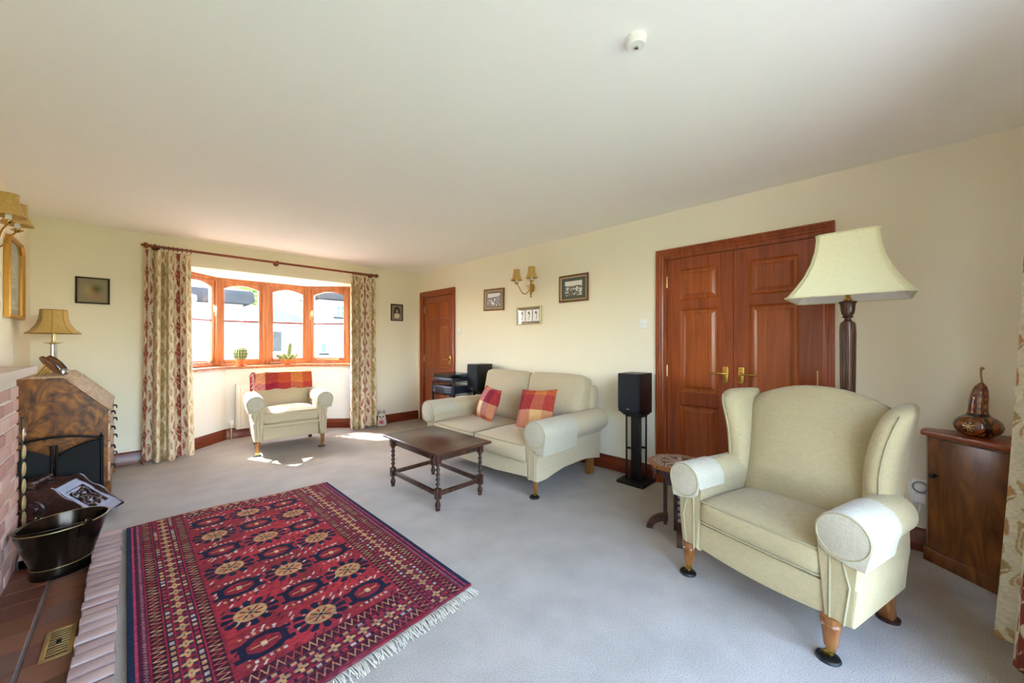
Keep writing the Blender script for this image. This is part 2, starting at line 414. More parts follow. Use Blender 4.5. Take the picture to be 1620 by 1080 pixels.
window(1, WL[0], WL[1], 'angled bay window light half hidden by the wider curtain', 1)
mid = ((WL[1][0] + WL[2][0]) / 2, 6.20)
window(2, WL[1], mid, 'straight bay window light behind the round cactus')
window(3, mid, WL[2], 'straight bay window light behind the branching cactus')
window(4, WL[2], WL[3], 'angled bay window light next to the narrower curtain', -1)
# garden doors behind the camera
e = thing('door_3', 'glazed garden doors behind the camera', 'door', (0, YF, 0), 0, None, 'structure')
b = new()
for x0, x1 in ((-.20, -.14), (0.58, 0.66), (1.42, 1.50), (2.24, 2.30)): box(b, x0, x1, -.12, -.05, 0, 2.08, .005)
box(b, -.14, 2.24, -.12, -.05, 2.02, 2.08, .005); box(b, -.14, 2.24, -.12, -.05, 0, .10, .005)
obj('door_frame', b, 'winwood', e)
b = new(); box(b, -.14, 2.24, -.088, -.084, .10, 2.02); obj('pane', b, 'glass', e, smooth=0)

# ------------------------------------------------------------------ panelled doors on the right wall
def arch(e, y0, y1, h, t=0.07):
    b = new(); prof = [(0, 0), (0.024, 0), (0.024, 0.014), (0.018, 0.02), (0.02, 0.032), (0.013, 0.04), (0.015, 0.052), (0.008, 0.062), (0.008, t), (0, t)]
    # profile runs from the outer edge (0) to the opening (t)
    rings = []
    for py, pz, sy, sz in ((y1 + t, 0, -1, 0), (y1 + t, h + t, -1, -1), (y0 - t, h + t, 1, -1), (y0 - t, 0, 1, 0)):
        rings.append([Vector((XR - d, py + sy * q, pz + sz * q)) for d, q in prof])
    loft(b, rings); obj('architrave', b, 'mahog', e, smooth=25)
    b = new()
    box(b, XR - .005, XR + .1, y0 - .001, y0 + .018, 0, h); box(b, XR - .005, XR + .1, y1 - .018, y1 + .001, 0, h); box(b, XR - .005, XR + .1, y0, y1, h - .018, h + .001)
    obj('door_lining', b, 'mahog', e)
def leaf(e, y0, y1, h, panels, hinge, lever):
    """panels = list of (ya, yb, za, zb); leaf front at XR+.012"""
    XF = XR + .012
    ys = sorted({y0, y1, *[p[0] for p in panels], *[p[1] for p in panels]}); zs = sorted({0.008, h, *[p[2] for p in panels], *[p[3] for p in panels]})
    b = new()
    for i in range(len(ys) - 1):
        for k in range(len(zs) - 1):
            cy, cz = (ys[i] + ys[i + 1]) / 2, (zs[k] + zs[k + 1]) / 2
            if not any(p[0] < cy < p[1] and p[2] < cz < p[3] for p in panels):
                box(b, XF, XF + .036, ys[i], ys[i + 1], zs[k], zs[k + 1])
    bmesh.ops.remove_doubles(b, verts=b.verts[:], dist=1e-5)
    L = obj('door_leaf', b, 'mahog', e, smooth=0)
    for ya, yb, za, zb in panels:
        b = new(); rings = []
        for d, q in ((0, 0), (.004, .004), (.012, .012), (.015, .016), (.015, .03), (.004, .052), (.004, .06)):
            rings.append([Vector((XF + d, y, z)) for y, z in ((ya + q, za + q), (yb - q, za + q), (yb - q, zb - q), (ya + q, zb - q))])
        loft(b, rings, cap='end'); obj('panel', b, 'mahogp', L, smooth=12)
    s, yl = lever
    b = new(); box(b, XF - .008, XF, yl - .021, yl + .021, .925, 1.055, .004)
    H = tag(obj('handle_plate', b, 'brass', L), 'brass handle plate')
    b = new(); tube(b, [(XF, yl, 1.0), (XF - .045, yl, 1.0), (XF - .05, yl + s * .01, 1.0), (XF - .05, yl + s * .05, 1.0), (XF - .048, yl + s * .105, .998)], [.009, .008, .008, .007, .009], 10)
    for z in (.94, 1.04): lathe(b, [(0, 0), (.004, 0), (.003, .002), (0, .002)], 8, T(XF - .008, yl, z) @ Matrix.Rotation(-PI / 2, 4, 'Y'))
    tag(obj('lever_handle', b, 'brass', L), 'brass lever handle')
    for z in (.22, 1.0, 1.78):
        b = new(); tube(b, [(XF - .006, hinge, z - .05), (XF - .006, hinge, z + .05)], .006, 10); tag(obj('hinge', b, 'palebrass', L), 'brass hinge')
d2 = thing('door_2', 'wide double mahogany panelled doors behind the wing armchair', 'door', (0, 0, 0), 0, None, 'structure')
arch(d2, DD0, DD1, DH)
md = (DD0 + DD1) / 2
for y0, y1, hg, lv in ((md + .002, DD1 - .02, DD1 - .02, (1, md + .055)), (DD0 + .02, md - .002, DD0 + .02, (-1, md - .055))):
    ps = [(y0 + .105, y1 - .105, z0, z1) for z0, z1 in ((0.20, .715), (.825, 1.535), (1.612, 1.88))]
    leaf(d2, y0, y1, DH - .02, ps, hg, lv)
b = new(); box(b, XR + .1, XR + .13, DD0 - .05, DD1 + .05, 0, DH); obj('door_lining', b, 'mahog', d2, smooth=0)  # unseen backing panel added behind the leaves to close the opening
d1 = thing('door_1', 'single mahogany six panel door in the far corner', 'door', (0, 0, 0), 0, None, 'structure')
arch(d1, D10, D11, DH)
y0, y1 = D10 + .02, D11 - .02; my = (y0 + y1) / 2
ps = [(a, c, z0, z1) for a, c in ((y0 + .10, my - .05), (my + .05, y1 - .10)) for z0, z1 in ((0.2, .73), (.87, 1.52), (1.62, 1.89))]
leaf(d1, y0, y1, DH - .02, ps, y1, (1, y0 + .055))
b = new(); box(b, XR + .1, XR + .13, D10 - .05, D11 + .05, 0, DH); obj('door_lining', b, 'mahog', d1, smooth=0)  # backing panel added out of sight behind the single leaf

# ------------------------------------------------------------------ upholstered seats
def arc(cx, cz, r, a0, a1, n, s=1, ky=1.0):
    return [(s * (cx + r * math.cos(math.radians(a0 + (a1 - a0) * i / n))), cz + ky * r * math.sin(math.radians(a0 + (a1 - a0) * i / n))) for i in range(n + 1)]
def rolled_arm(t, s, xi, cx, cz, r, body, yf, yb, zb, pipe=True, ky=1.0, arch=0.0, mat='cream'):
    """body: outer outline [(x, z)] from below the roll down to the bottom. s = side"""
    pts = [(s * xi, zb)] + arc(cx, cz, r, 205, -45, 20, s, ky) + [(s * x, z) for x, z in body]
    b = new(); prism(b, pts, 'xz', yf, yb, 0.014, 3, caps='a')
    if arch:
        for v in b.verts:
            if v.co.z < zb + .01: 
                q = (v.co.y - yf) / (yb - yf)
        # curved lower edge added as a separate loop cut
        bmesh.ops.bisect_plane(b, geom=b.verts[:] + b.edges[:] + b.faces[:], plane_co=(0, 0, zb + .11), plane_no=(0, 0, 1))
        for k in range(1, 8):
            bmesh.ops.bisect_plane(b, geom=b.verts[:] + b.edges[:] + b.faces[:], plane_co=(0, yf + (yb - yf) * k / 8, 0), plane_no=(0, 1, 0))
        for v in b.verts:
            if v.co.z < zb + .02:
                q = (v.co.y - yf) / (yb - yf)
                v.co.z += arch * math.sin(PI * max(0, min(1, (q - .12) / .88))) ** 1.0
    A = obj('arm', b, mat, t, smooth=40)
    if pipe:
        b = new(); off = 0.03
        line = [(s * (xi + .028), zb)] + [(s * (xi + .03), cz - r * .9)]
        line2 = [(s * (x - .028), z) for x, z in body][::-1]
        for ln in (line, line2):
            tube(b, [(x, yf - .001, z) for x, z in ln], .0045, 6)
        obj('piping', b, 'pipe', A)
    return A
def arm_cover(t, s, cx, cz, r, yf, yl, flap_in, flap_out, ky=1.0):
    R = r + .006; b = new()
    o = [(s * (cx - R - .002), cz - flap_in)] + arc(cx, cz, R, 190, -25, 20, s, ky)
    lx = s * (cx + R * math.cos(math.radians(-25)) - .012)
    o += [(lx, cz - flap_out)]
    inn = [(x + (0.005 * s if i < 4 else (-0.005 * s if i > len(o) - 8 else 0)), z - (.005 if 3 < i < len(o) - 6 else 0)) for i, (x, z) in enumerate(o)]
    prism(b, o + inn[::-1], 'xz', yf - .012, yl)
    f = arc(cx, cz, R, 205, -25, 20, s, ky) + [(lx, cz - flap_out), (s * (cx + .2 * R), cz - max(flap_out * .9, R * ky + .012)), (s * (cx - .55 * R), cz - R * ky * .95), (s * (cx - .85 * R), cz - R * ky * .7)]
    prism(b, f, 'xz', yf - .018, yf - .008, .003, 2, caps='a')
    C = obj('arm_cover', b, 'cover', t, smooth=40)
    b = new(); tube(b, [(x, yf - .018, z) for x, z in arc(cx, cz, R - .006, 0, 345, 30, s, ky)], .003, 6, True)
    obj('seam', b, 'pipe', C)
    return tag(C, 'paler cloth cover over the arm')
def turned_leg(t, x, y, h, wm='oak', caster=True, k=1.0):
    b = new()
    if caster:
        lathe(b, [(0, h + .01), (.026 * k, h + .01), (.027 * k, h - .008), (.023 * k, h - .014), (.027 * k, h - .022), (.024 * k, h - .03), (.017 * k, .06), (.015 * k, .055), (0, .055)], 20, T(x, y, 0))
    else:
        box(b, -.022, .022, -.022, .022, 0, h + .02, .004, 2, T(x, y, 0))
    L = obj('leg', b, wm, t)
    if caster:
        b = new(); lathe(b, [(0, .062), (.0165, .062), (.0155, .04), (.009, .032), (.009, .022), (0, .022)], 16, T(x, y, 0))
        box(b, -.02, .004, -.010, -.006, .012, .036, .002, 1, T(x, y, 0)); box(b, -.02, .004, .006, .010, .012, .036, .002, 1, T(x, y, 0))
        lathe(b, [(0, -.005), (.012, -.005), (.013, 0), (.012, .005), (0, .005)], 16, T(x - .014, y, .022) @ Matrix.Rotation(PI / 2, 4, 'X'))
        tag(obj('caster', b, 'brass', L), 'brass caster')
        b = new(); lathe(b, [(0, 0), (.040, 0), (.042, .004), (.038, .012), (.031, .013), (.027, .008), (0, .008)], 22, T(x - .008, y, 0))
        tag(obj('caster_cup', b, 'rubber', L), 'black caster cup')
    return L
def seat_cushion(t, name, c, w, d, h, top=.03, front=.02, mat='cream', r=.03):
    b = new(); rbox(b, c, w, d, h, r, 10, top, front)
    Q = obj(name, b, mat, t, smooth=60)
    b = new()
    for z, k in ((h / 2 - .008, 1), (-h / 2 + .010, 1)):
        p = []; n = 10; wx, dy = w / 2 - .004, d / 2 - .004; cr = r
        for q in range(4):
            sx, sy = ((1, 1), (-1, 1), (-1, -1), (1, -1))[q]
            for i in range(5):
                a = math.radians(90 * q + 90 * i / 4)
                p.append((sx * (wx - cr) + cr * math.cos(a), sy * (dy - cr) + cr * math.sin(a)))
        f = []
        for i in range(len(p)):
            a, e = Vector(p[i]), Vector(p[(i + 1) % len(p)])
            m = 8 if (e - a).length > .1 else 1
            for j in range(m): f.append(a + (e - a) * j / m)
        pts = []
        for q in f:
            A, B = max(-1, min(1, q.x / (w / 2))), max(-1, min(1, q.y / (d / 2)))
            pts.append((c[0] + q.x, c[1] + q.y + front * (1 - A * A) * .35 * B, c[2] + z))
        tube(b, pts, .0045, 6, True)
    obj('piping', b, 'pipe', Q)
    return Q

# two seat sofa (local: x along the seat, front at -y)
sofa = thing('two_seat_sofa', 'oat coloured two seat sofa with rolled arms against the long wall', 'sofa', (2.685, 2.675, 0), -PI / 2)
b = new(); box(b, -.70, .70, -.43, .44, .15, .29, .012); obj('seat_frame', b, 'cream', sofa)
b = new(); prism(b, [(-.66, .17), (-.3, .145), (.3, .145), (.66, .17), (.66, .285), (-.66, .285)], 'xz', -.475, -.42, .008); obj('front_rail', b, 'cream', sofa)
b = new(); rbox(b, (0, .40, .53), 1.44, .15, .62, .055, 9, .015, 0, Mx=rot('X', -6, (0, .4, .2))); obj('backrest', b, 'cream', sofa, smooth=60)
for s in (-1, 1):
    rolled_arm(sofa, s, .655, .755, .525, .105, [(.765, .40), (.765, .15)], -.47, .45, .15, ky=.95, arch=.05)
    arm_cover(sofa, s, .755, .525, .105, -.47, -.05 if s > 0 else -.16, .02, .155 if s > 0 else .10, ky=.95)
    turned_leg(sofa, s * .705, -.42, .16); 
    b = new(); box(b, -.028, .028, -.03, .03, 0, .22, .004, 2, T(s * .70, .38, 0) @ Matrix.Shear('XZ', 4, (0, -.10))); obj('leg', b, 'oak', sofa)
    seat_cushion(sofa, 'seat_cushion', (s * .328, -.135, .35), .645, .70, .15, .035, .02)
    b = new(); rbox(b, (s * .345, .27, .66), .69, .20, .55, .055, 9, .012, .05, Mx=rot('X', -13, (0, .27, .42)))
    Q = obj('back_cushion', b, 'cream', sofa, smooth=60)
# small armchair by the bay window
ac = thing('small_armchair', 'small cream armchair with rolled arms in front of the bay window', 'armchair', (1.323, 5.14, 0), math.radians(-6.8))
b = new(); box(b, -.33, .33, -.30, .34, .16, .32, .01); obj('seat_frame', b, 'cream', ac)
b = new(); box(b, -.29, .29, -.335, -.29, .165, .32, .01); rbox(b, (0, -.325, .322), .58, .05, .05, .024, 4); obj('front_rail', b, 'cream', ac)
def chair_back(p, n):
    t = (n.z + 1) / 2; p.x *= 0.90 + .08 * t; p.z += -.02 * n.x * n.x * t; return p
b = new(); rbox(b, (0, .30, .57), .66, .13, .60, .05, 9, .0, .025, chair_back, rot('X', -10, (0, .30, .27))); obj('backrest', b, 'cream', ac, smooth=60)
for s in (-1, 1):
    rolled_arm(ac, s, .28, .345, .575, .082, [(.355, .46), (.37, .36), (.358, .16)], -.345, .30, .16)
    arm_cover(ac, s, .345, .575, .082, -.345, .10, .02, .10)
    turned_leg(ac, s * .325, -.30, .165)
    b = new(); box(b, -.02, .02, -.02, .02, 0, .2, .003, 2, T(s * .30, .30, 0) @ Matrix.Shear('XY', 4, (0, .1))); obj('leg', b, 'darkoakv', ac)
seat_cushion(ac, 'seat_cushion', (0, -.06, .405), .555, .58, .13, .035, .015)
# wing armchair
wing = thing('wing_armchair', 'large cream wing armchair nearest the camera', 'armchair', (2.227, .348, 0), math.radians(-107.2))
b = new(); box(b, -.33, .33, -.21, .26, .17, .31, .01); obj('seat_frame', b, 'creamw', wing)
b = new(); n = 12
pts = [(-.31 + .62 * i / n, .178 - .022 * math.sin(PI * i / n)) for i in range(n + 1)] + [(.31, .30), (-.31, .30)]
prism(b, pts, 'xz', -.238, -.18, .01); obj('front_rail', b, 'creamw', wing)
def wing_back(p, n):
    t = (n.z + 1) / 2
    p.x *= .93 + .10 * t
    p.z -= (.085 * abs(n.x) ** 2.2) * t
    p.y += .02 * t * t
    return p
b = new(); rbox(b, (0, .205, .65), .64, .15, .735, .055, 11, .02, .035, wing_back, rot('X', -15, (0, .205, .32))); obj('backrest', b, 'creamw', wing, smooth=60)
for s in (-1, 1):
    rolled_arm(wing, s, .265, .340, .512, .083, [(.362, .41), (.384, .32), (.366, .17)], -.245, .20, .155, mat='creamw')
    b = new(); prism(b, [(s * .275, .155), (s * .365, .17), (s * .377, .33), (s * .375, .44), (s * .375, .56), (s * .275, .56)], 'xz', .15, .278, .012, 2, caps='b'); obj('side_panel', b, 'creamw', wing, smooth=40)
    arm_cover(wing, s, .340, .512, .083, -.245, -.05 if s < 0 else .0, .03, .105)
    # the wing: a curved pad from the arm up to the top of the back
    rings = []; K = 10
    lv = [.40, .50, .58, .66, .74, .82, .89, .935, .958, .968]
    yf_ = [.18, .16, .15, .142, .136, .130, .126, .136, .165, .19]
    ox = [-.02, -.005, .0, .0, .008, .022, .040, .052, .055, .055]
    th = [.030, .045, .052, .053, .053, .053, .053, .048, .034, .016]
    for k in range(K):
        z = lv[k]; lean = (z - .40) * .30; ring = []
        yb_ = .262 + lean; yf0 = yf_[k] + lean * .35
        xb, xf0 = .315 + ox[k] * .5, .305 + ox[k] * 1.2
        cl = [Vector((xb + (xf0 - xb) * q ** 1.6, yb_ + (yf0 - yb_) * q, z)) for q in (0, .25, .5, .75, 1)]
        hw = [th[k] * f for f in (.85, .75, .75, .95, 1.05)]
        left = [c + Vector((-w_, 0, 0)) for c, w_ in zip(cl, hw)]; right = [c + Vector((w_, 0, 0)) for c, w_ in zip(cl, hw)]
        w_ = hw[-1]
        tip = [cl[-1] + Vector((-w_ * math.cos(a), -w_ * math.sin(a), 0)) for a in (PI * .25, PI * .5, PI * .75)]
        ring = left + tip + right[::-1]
        rings.append([Vector((s * p.x, p.y, p.z)) for p in ring])
    b = new(); loft(b, rings); 
    o = obj('wing', b, 'creamw', wing, smooth=70)
    m_ = o.modifiers.new('smooth', 'SUBSURF'); m_.levels = 1; m_.render_levels = 2
    b = new(); tube(b, [(s * (.305 + ox[k] * 1.2) + s * th[k] * .35, yf_[k] + (lv[k] - .4) * .105 - th[k] * .93, lv[k]) for k in range(1, 8)], .004, 6); obj('piping', b, 'pipe', o)
    turned_leg(wing, -.33 if s < 0 else .292, -.232, .165, k=1.28)
    b = new(); box(b, -.024, .024, -.026, .026, 0.012, .20, .004, 2, T(s * .31, .262, 0) @ Matrix.Shear('XY', 4, (0, -.22))); L = obj('leg', b, 'oak', wing)
    b = new(); lathe(b, [(0, 0), (.042, 0), (.042, .012), (.034, .014), (0, .013)], 22, T(s * .31, .262, 0)); tag(obj('caster_cup', b, 'coalwood', L), 'dark wooden floor cup')
seat_cushion(wing, 'seat_cushion', (0, -.015, .365), .545, .46, .125, .035, .02, 'creamw')

# plaid textiles
PL = ['c8793a', '8f2a35', 'd9a34f', 'c05a35', '7c1f33', 'd8893f']
def plaid(ku, kv, seed):
    def f(U, V):
        bu = [rgb('b5562f'), rgb('e0c3a4'), rgb('7c1f33'), rgb('a8402d'), rgb('cd9250')]
        bv = [rgb('cf8545'), rgb('dcbf92'), rgb('8c2136'), rgb('b5522f')]
        iu = np.floor(U * ku + seed).astype(int) % 5; iv = np.floor(V * kv + seed * 2).astype(int) % 4
        A = np.array(bu)[iu]; B = np.array(bv)[iv]
        tw = ((np.floor(U * 160) + np.floor(V * 160)) % 2)[..., None]
        n = vnoise(U * 90, V * 90, seed)[..., None]
        return np.clip(A * (.5 + .12 * (tw - .5)) + B * (.5 - .12 * (tw - .5)) + .10 * (n - .5), 0, 1)
    return f
def scatter_cushion(label, loc, rz, tilt, spin, seed, w=.40):
    t = thing('plaid_cushion', label, 'cushion', loc, rz, 'plaid cushions on the sofa')
    def side(sg):
        def pos(U, V):
            a, b_ = 2 * U - 1, 2 * V - 1
            pin = 1 - .07 * (1 - np.abs(a) ** 2) * np.abs(b_) ** 3; pin2 = 1 - .07 * (1 - np.abs(b_) ** 2) * np.abs(a) ** 3
            x = a * w / 2 * pin2; z = b_ * w / 2 * pin
            y = sg * .075 * ((1 - a ** 2) * (1 - b_ ** 2)) ** .55 + .006 * np.sin(9 * a + 3 * b_) * (1 - a ** 2) * (1 - b_ ** 2)
            P = Matrix.Rotation(math.radians(tilt), 4, 'X') @ Matrix.Rotation(math.radians(spin), 4, 'Y')
            Pm = np.array(P)[:3, :3]
            R_ = np.stack([x, y, z], -1) @ Pm.T
            return R_[..., 0], R_[..., 1], R_[..., 2]
        return pos
    gridmesh('cover_front', 60, 60, side(-1), plaid(3.3, 2.6, seed), 'cloth', t)
    o = gridmesh('cover_back', 60, 60, side(1), plaid(3.3, 2.6, seed), 'cloth', t)
    return t
scatter_cushion('plaid orange and red cushion leaning near the far sofa arm', (2.64, 2.955, .60), -PI / 2 - .25, -20, 4, 0.3, .36)
scatter_cushion('wider plaid cushion leaning near the close sofa arm', (2.65, 2.30, .615), -PI / 2 + .05, -24, -5, 2.4, .41)
def throw_pos(U, V):
    x = (U - .5) * .63
    # V: 0 at the lower front edge, goes up, over the back and down behind
    L = V * .62; front = .215
    y = np.where(L < front, -.012, np.where(L < front + .13, -.012 + (L - front), .118)) 
    z = np.where(L < front, L - front, np.where(L < front + .13, .018 * np.sin(PI * (L - front) / .13), -(L - front - .13)))
    y = y + .006 * np.sin(14 * U + 5 * V) - .026 * (L < front) * np.clip((front - L) / .1, 0, 1)
    z = z + .006 * np.sin(22 * U) * (L < front) - .03 * (U - .5) ** 2
    return x, y, z
th_ = thing('plaid_throw', 'orange and plum plaid throw folded over the small armchair back', 'throw', (0, 0, 0), 0)
th_.location = Vector((1.323, 5.14, 0)) + Matrix.Rotation(math.radians(-6.8), 3, 'Z') @ Vector((0, .308, .876)); th_.rotation_euler = (math.radians(-10), 0, math.radians(-6.8))
gridmesh('woven_cloth', 90, 70, throw_pos, plaid(4.6, 5.0, 1.2), 'cloth', th_, .008)
b = new()
for i in range(30):
    a = i / 29; q = a * .335; x0 = -.312
    y0, z0 = ((-.03, -.205 + q) if q < .205 else (-.02 + (q - .205), .005))
    r1, r2 = random.random(), random.random()
    tube(b, [(x0 + .01, y0, z0), (x0 - .018 - .012 * r1, y0 - .004, z0 - .004), (x0 - .034 - .014 * r1, y0 - .008, z0 - .035), (x0 - .032 - .02 * r2, y0 - .010, z0 - .075 - .03 * r2)], [.003, .004, .004, .0025], 5)
o = obj('tassel_edge', b, plain('plum_wool', '8a3040', .95), th_); o['kind'] = 'stuff'

# ------------------------------------------------------------------ coffee table, side table
ct = thing('coffee_table', 'dark oak coffee table with barley twist legs', 'table', (1.795, 2.68, 0))
b = new(); box(b, -.262, .262, -.425, .425, .424, .444, .006, 3); o = obj('tabletop', b, 'darkoak', ct)
for s in (-1, 1): b = new(); box(b, -.262, .262, s * .36 - .001, s * .36 + .001, .4435, .4446); obj('inlay_line', b, 'black', o)
b = new()
for s in (-1, 1):
    box(b, -.185, .185, s * .34 - .01, s * .34 + .01, .365, .425, .002); box(b, s * .205 - .01, s * .205 + .01, -.33, .33, .365, .425, .002)
obj('apron', b, 'darkoakv', ct)
for sx in (-1, 1):
    for sy in (-1, 1):
        x, y = sx * .205, sy * .34; b = new()
        box(b, x - .021, x + .021, y - .021, y + .021, .345, .425, .002)
        rings = []
        for k in range(49):
            z = .165 + (.35 - .165) * k / 48; ph = 2 * PI * 2.6 * k / 48; en = min(1, k / 4, (48 - k) / 4)
            rings.append([Vector((x + (.0125 + .005 * en * math.cos(2 * (a - ph / 1))) * math.cos(a), y + (.0125 + .005 * en * math.cos(2 * (a - ph))) * math.sin(a), z)) for a in [2 * PI * i / 16 for i in range(16)]])
        loft(b, rings)
        box(b, x - .021, x + .021, y - .021, y + .021, .085, .165, .004)
        lathe(b, [(0, .088), (.013, .088), (.012, .075), (.021, .045), (.021, .03), (.014, .015), (.018, .008), (.016, 0), (0, 0)], 18, T(x, y, 0))
        obj('leg', b, 'darkoakv', ct)
for s in (-1, 1):
    b = new(); box(b, -.185, .185, s * .34 - .011, s * .34 + .011, .105, .138, .003); obj('stretcher', b, 'darkoakv', ct)
    b = new(); box(b, s * .205 - .011, s * .205 + .011, -.32, .32, .105, .138, .003); obj('stretcher', b, 'darkoakv', ct)
ot = thing('octagonal_side_table', 'small inlaid octagonal side table behind the wing armchair', 'table', (2.515, .935, 0), math.radians(110.4))
def oct_(r, n=8, off=0.0): return [(r * math.cos(2 * PI * i / n + off), r * math.sin(2 * PI * i / n + off)) for i in range(n)]
b = new(); prism(b, oct_(.20), 'xy', .44, .462, .004); TT = obj('tabletop', b, 'oak', ot)
def octpos(U, V):
    a = U * 2 * PI; k = np.cos(PI / 8) / np.cos((a % (PI / 4)) - PI / 8); r = V * .193 * k
    return r * np.cos(a), r * np.sin(a), .4632 + 0 * U
def octcol(U, V):
    C = np.zeros(U.shape + (3,)); C[:] = rgb('5a3a24'); a = U * 2 * PI; r = V
    st = np.abs(np.sin(8 * a)) ; ck = ((np.floor(U * 64) + np.floor(V * 14)) % 2) < 1
    paint(C, (r < .62) & (np.cos(8 * a) * .25 + .42 > r) & ck, 'e8ded0'); paint(C, (r < .62) & (np.abs(np.cos(4 * a)) < .12), '2a1a10')
    paint(C, (np.abs(r - .64) < .02) | (np.abs(r - .92) < .02) | (np.abs(r - .74) < .012), '2a1a12'); paint(C, (r > .66) & (r < .73) & ck, 'd9c9ae')
    paint(C, (r > .75) & (r < .9) & (((np.floor(U * 96) + np.floor(V * 40)) % 3) < 1), 'e6d8bd'); paint(C, r > .945, 'a5642c')
    return C
tag(gridmesh('inlay_panel', 193, 60, octpos, octcol, 'inlay', TT), 'ivory and dark wood inlay')
b = new(); prism(b, oct_(.165), 'xy', .40, .44); obj('frieze', b, 'coalwood', ot)
for i in range(8):
    a = 2 * PI * i / 8 + PI / 8; Mx = Matrix.Rotation(a, 4, 'Z')
    b = new(); prism(b, [(-.045, .442), (.045, .442), (.045, .40), (.02, .392), (.016, .355), (-.016, .355), (-.02, .392), (-.045, .40)], 'yz', .155, .167, .002, 1, Mx); obj('pendant', b, 'coalwood', ot)
for i in range(4):
    Mx = Matrix.Rotation(2 * PI * i / 4 + PI / 8 * 0, 4, 'Z')
    b = new(); box(b, .075, .098, -.035, .035, .05, .43, .002, 1, Mx); P_ = obj('upright', b, 'coalwood', ot)
    b = new()
    for k in range(8): lathe(b, [(.006, -.001), (.013, -.001), (.013, .001), (.006, .001)], 10, Mx @ T(.0985, 0, .12 + .038 * k) @ Matrix.Rotation(PI / 2, 4, 'Y'))
    obj('inlay_ring', b, 'grey', P_)
    n = 10; out = [(.07 + .135 * math.sin(PI / 2 * q / n), .015 + .10 * math.cos(PI / 2 * q / n) - .015 * q / n) for q in range(n + 1)]
    inn = [(.07 + .095 * math.sin(PI / 2 * q / n), .0 + .065 * math.cos(PI / 2 * q / n)) for q in range(n + 1)]
    b = new(); prism(b, out + inn[::-1], 'xz', -.018, .018, .002, 1, Mx); obj('foot', b, 'coalwood', ot)

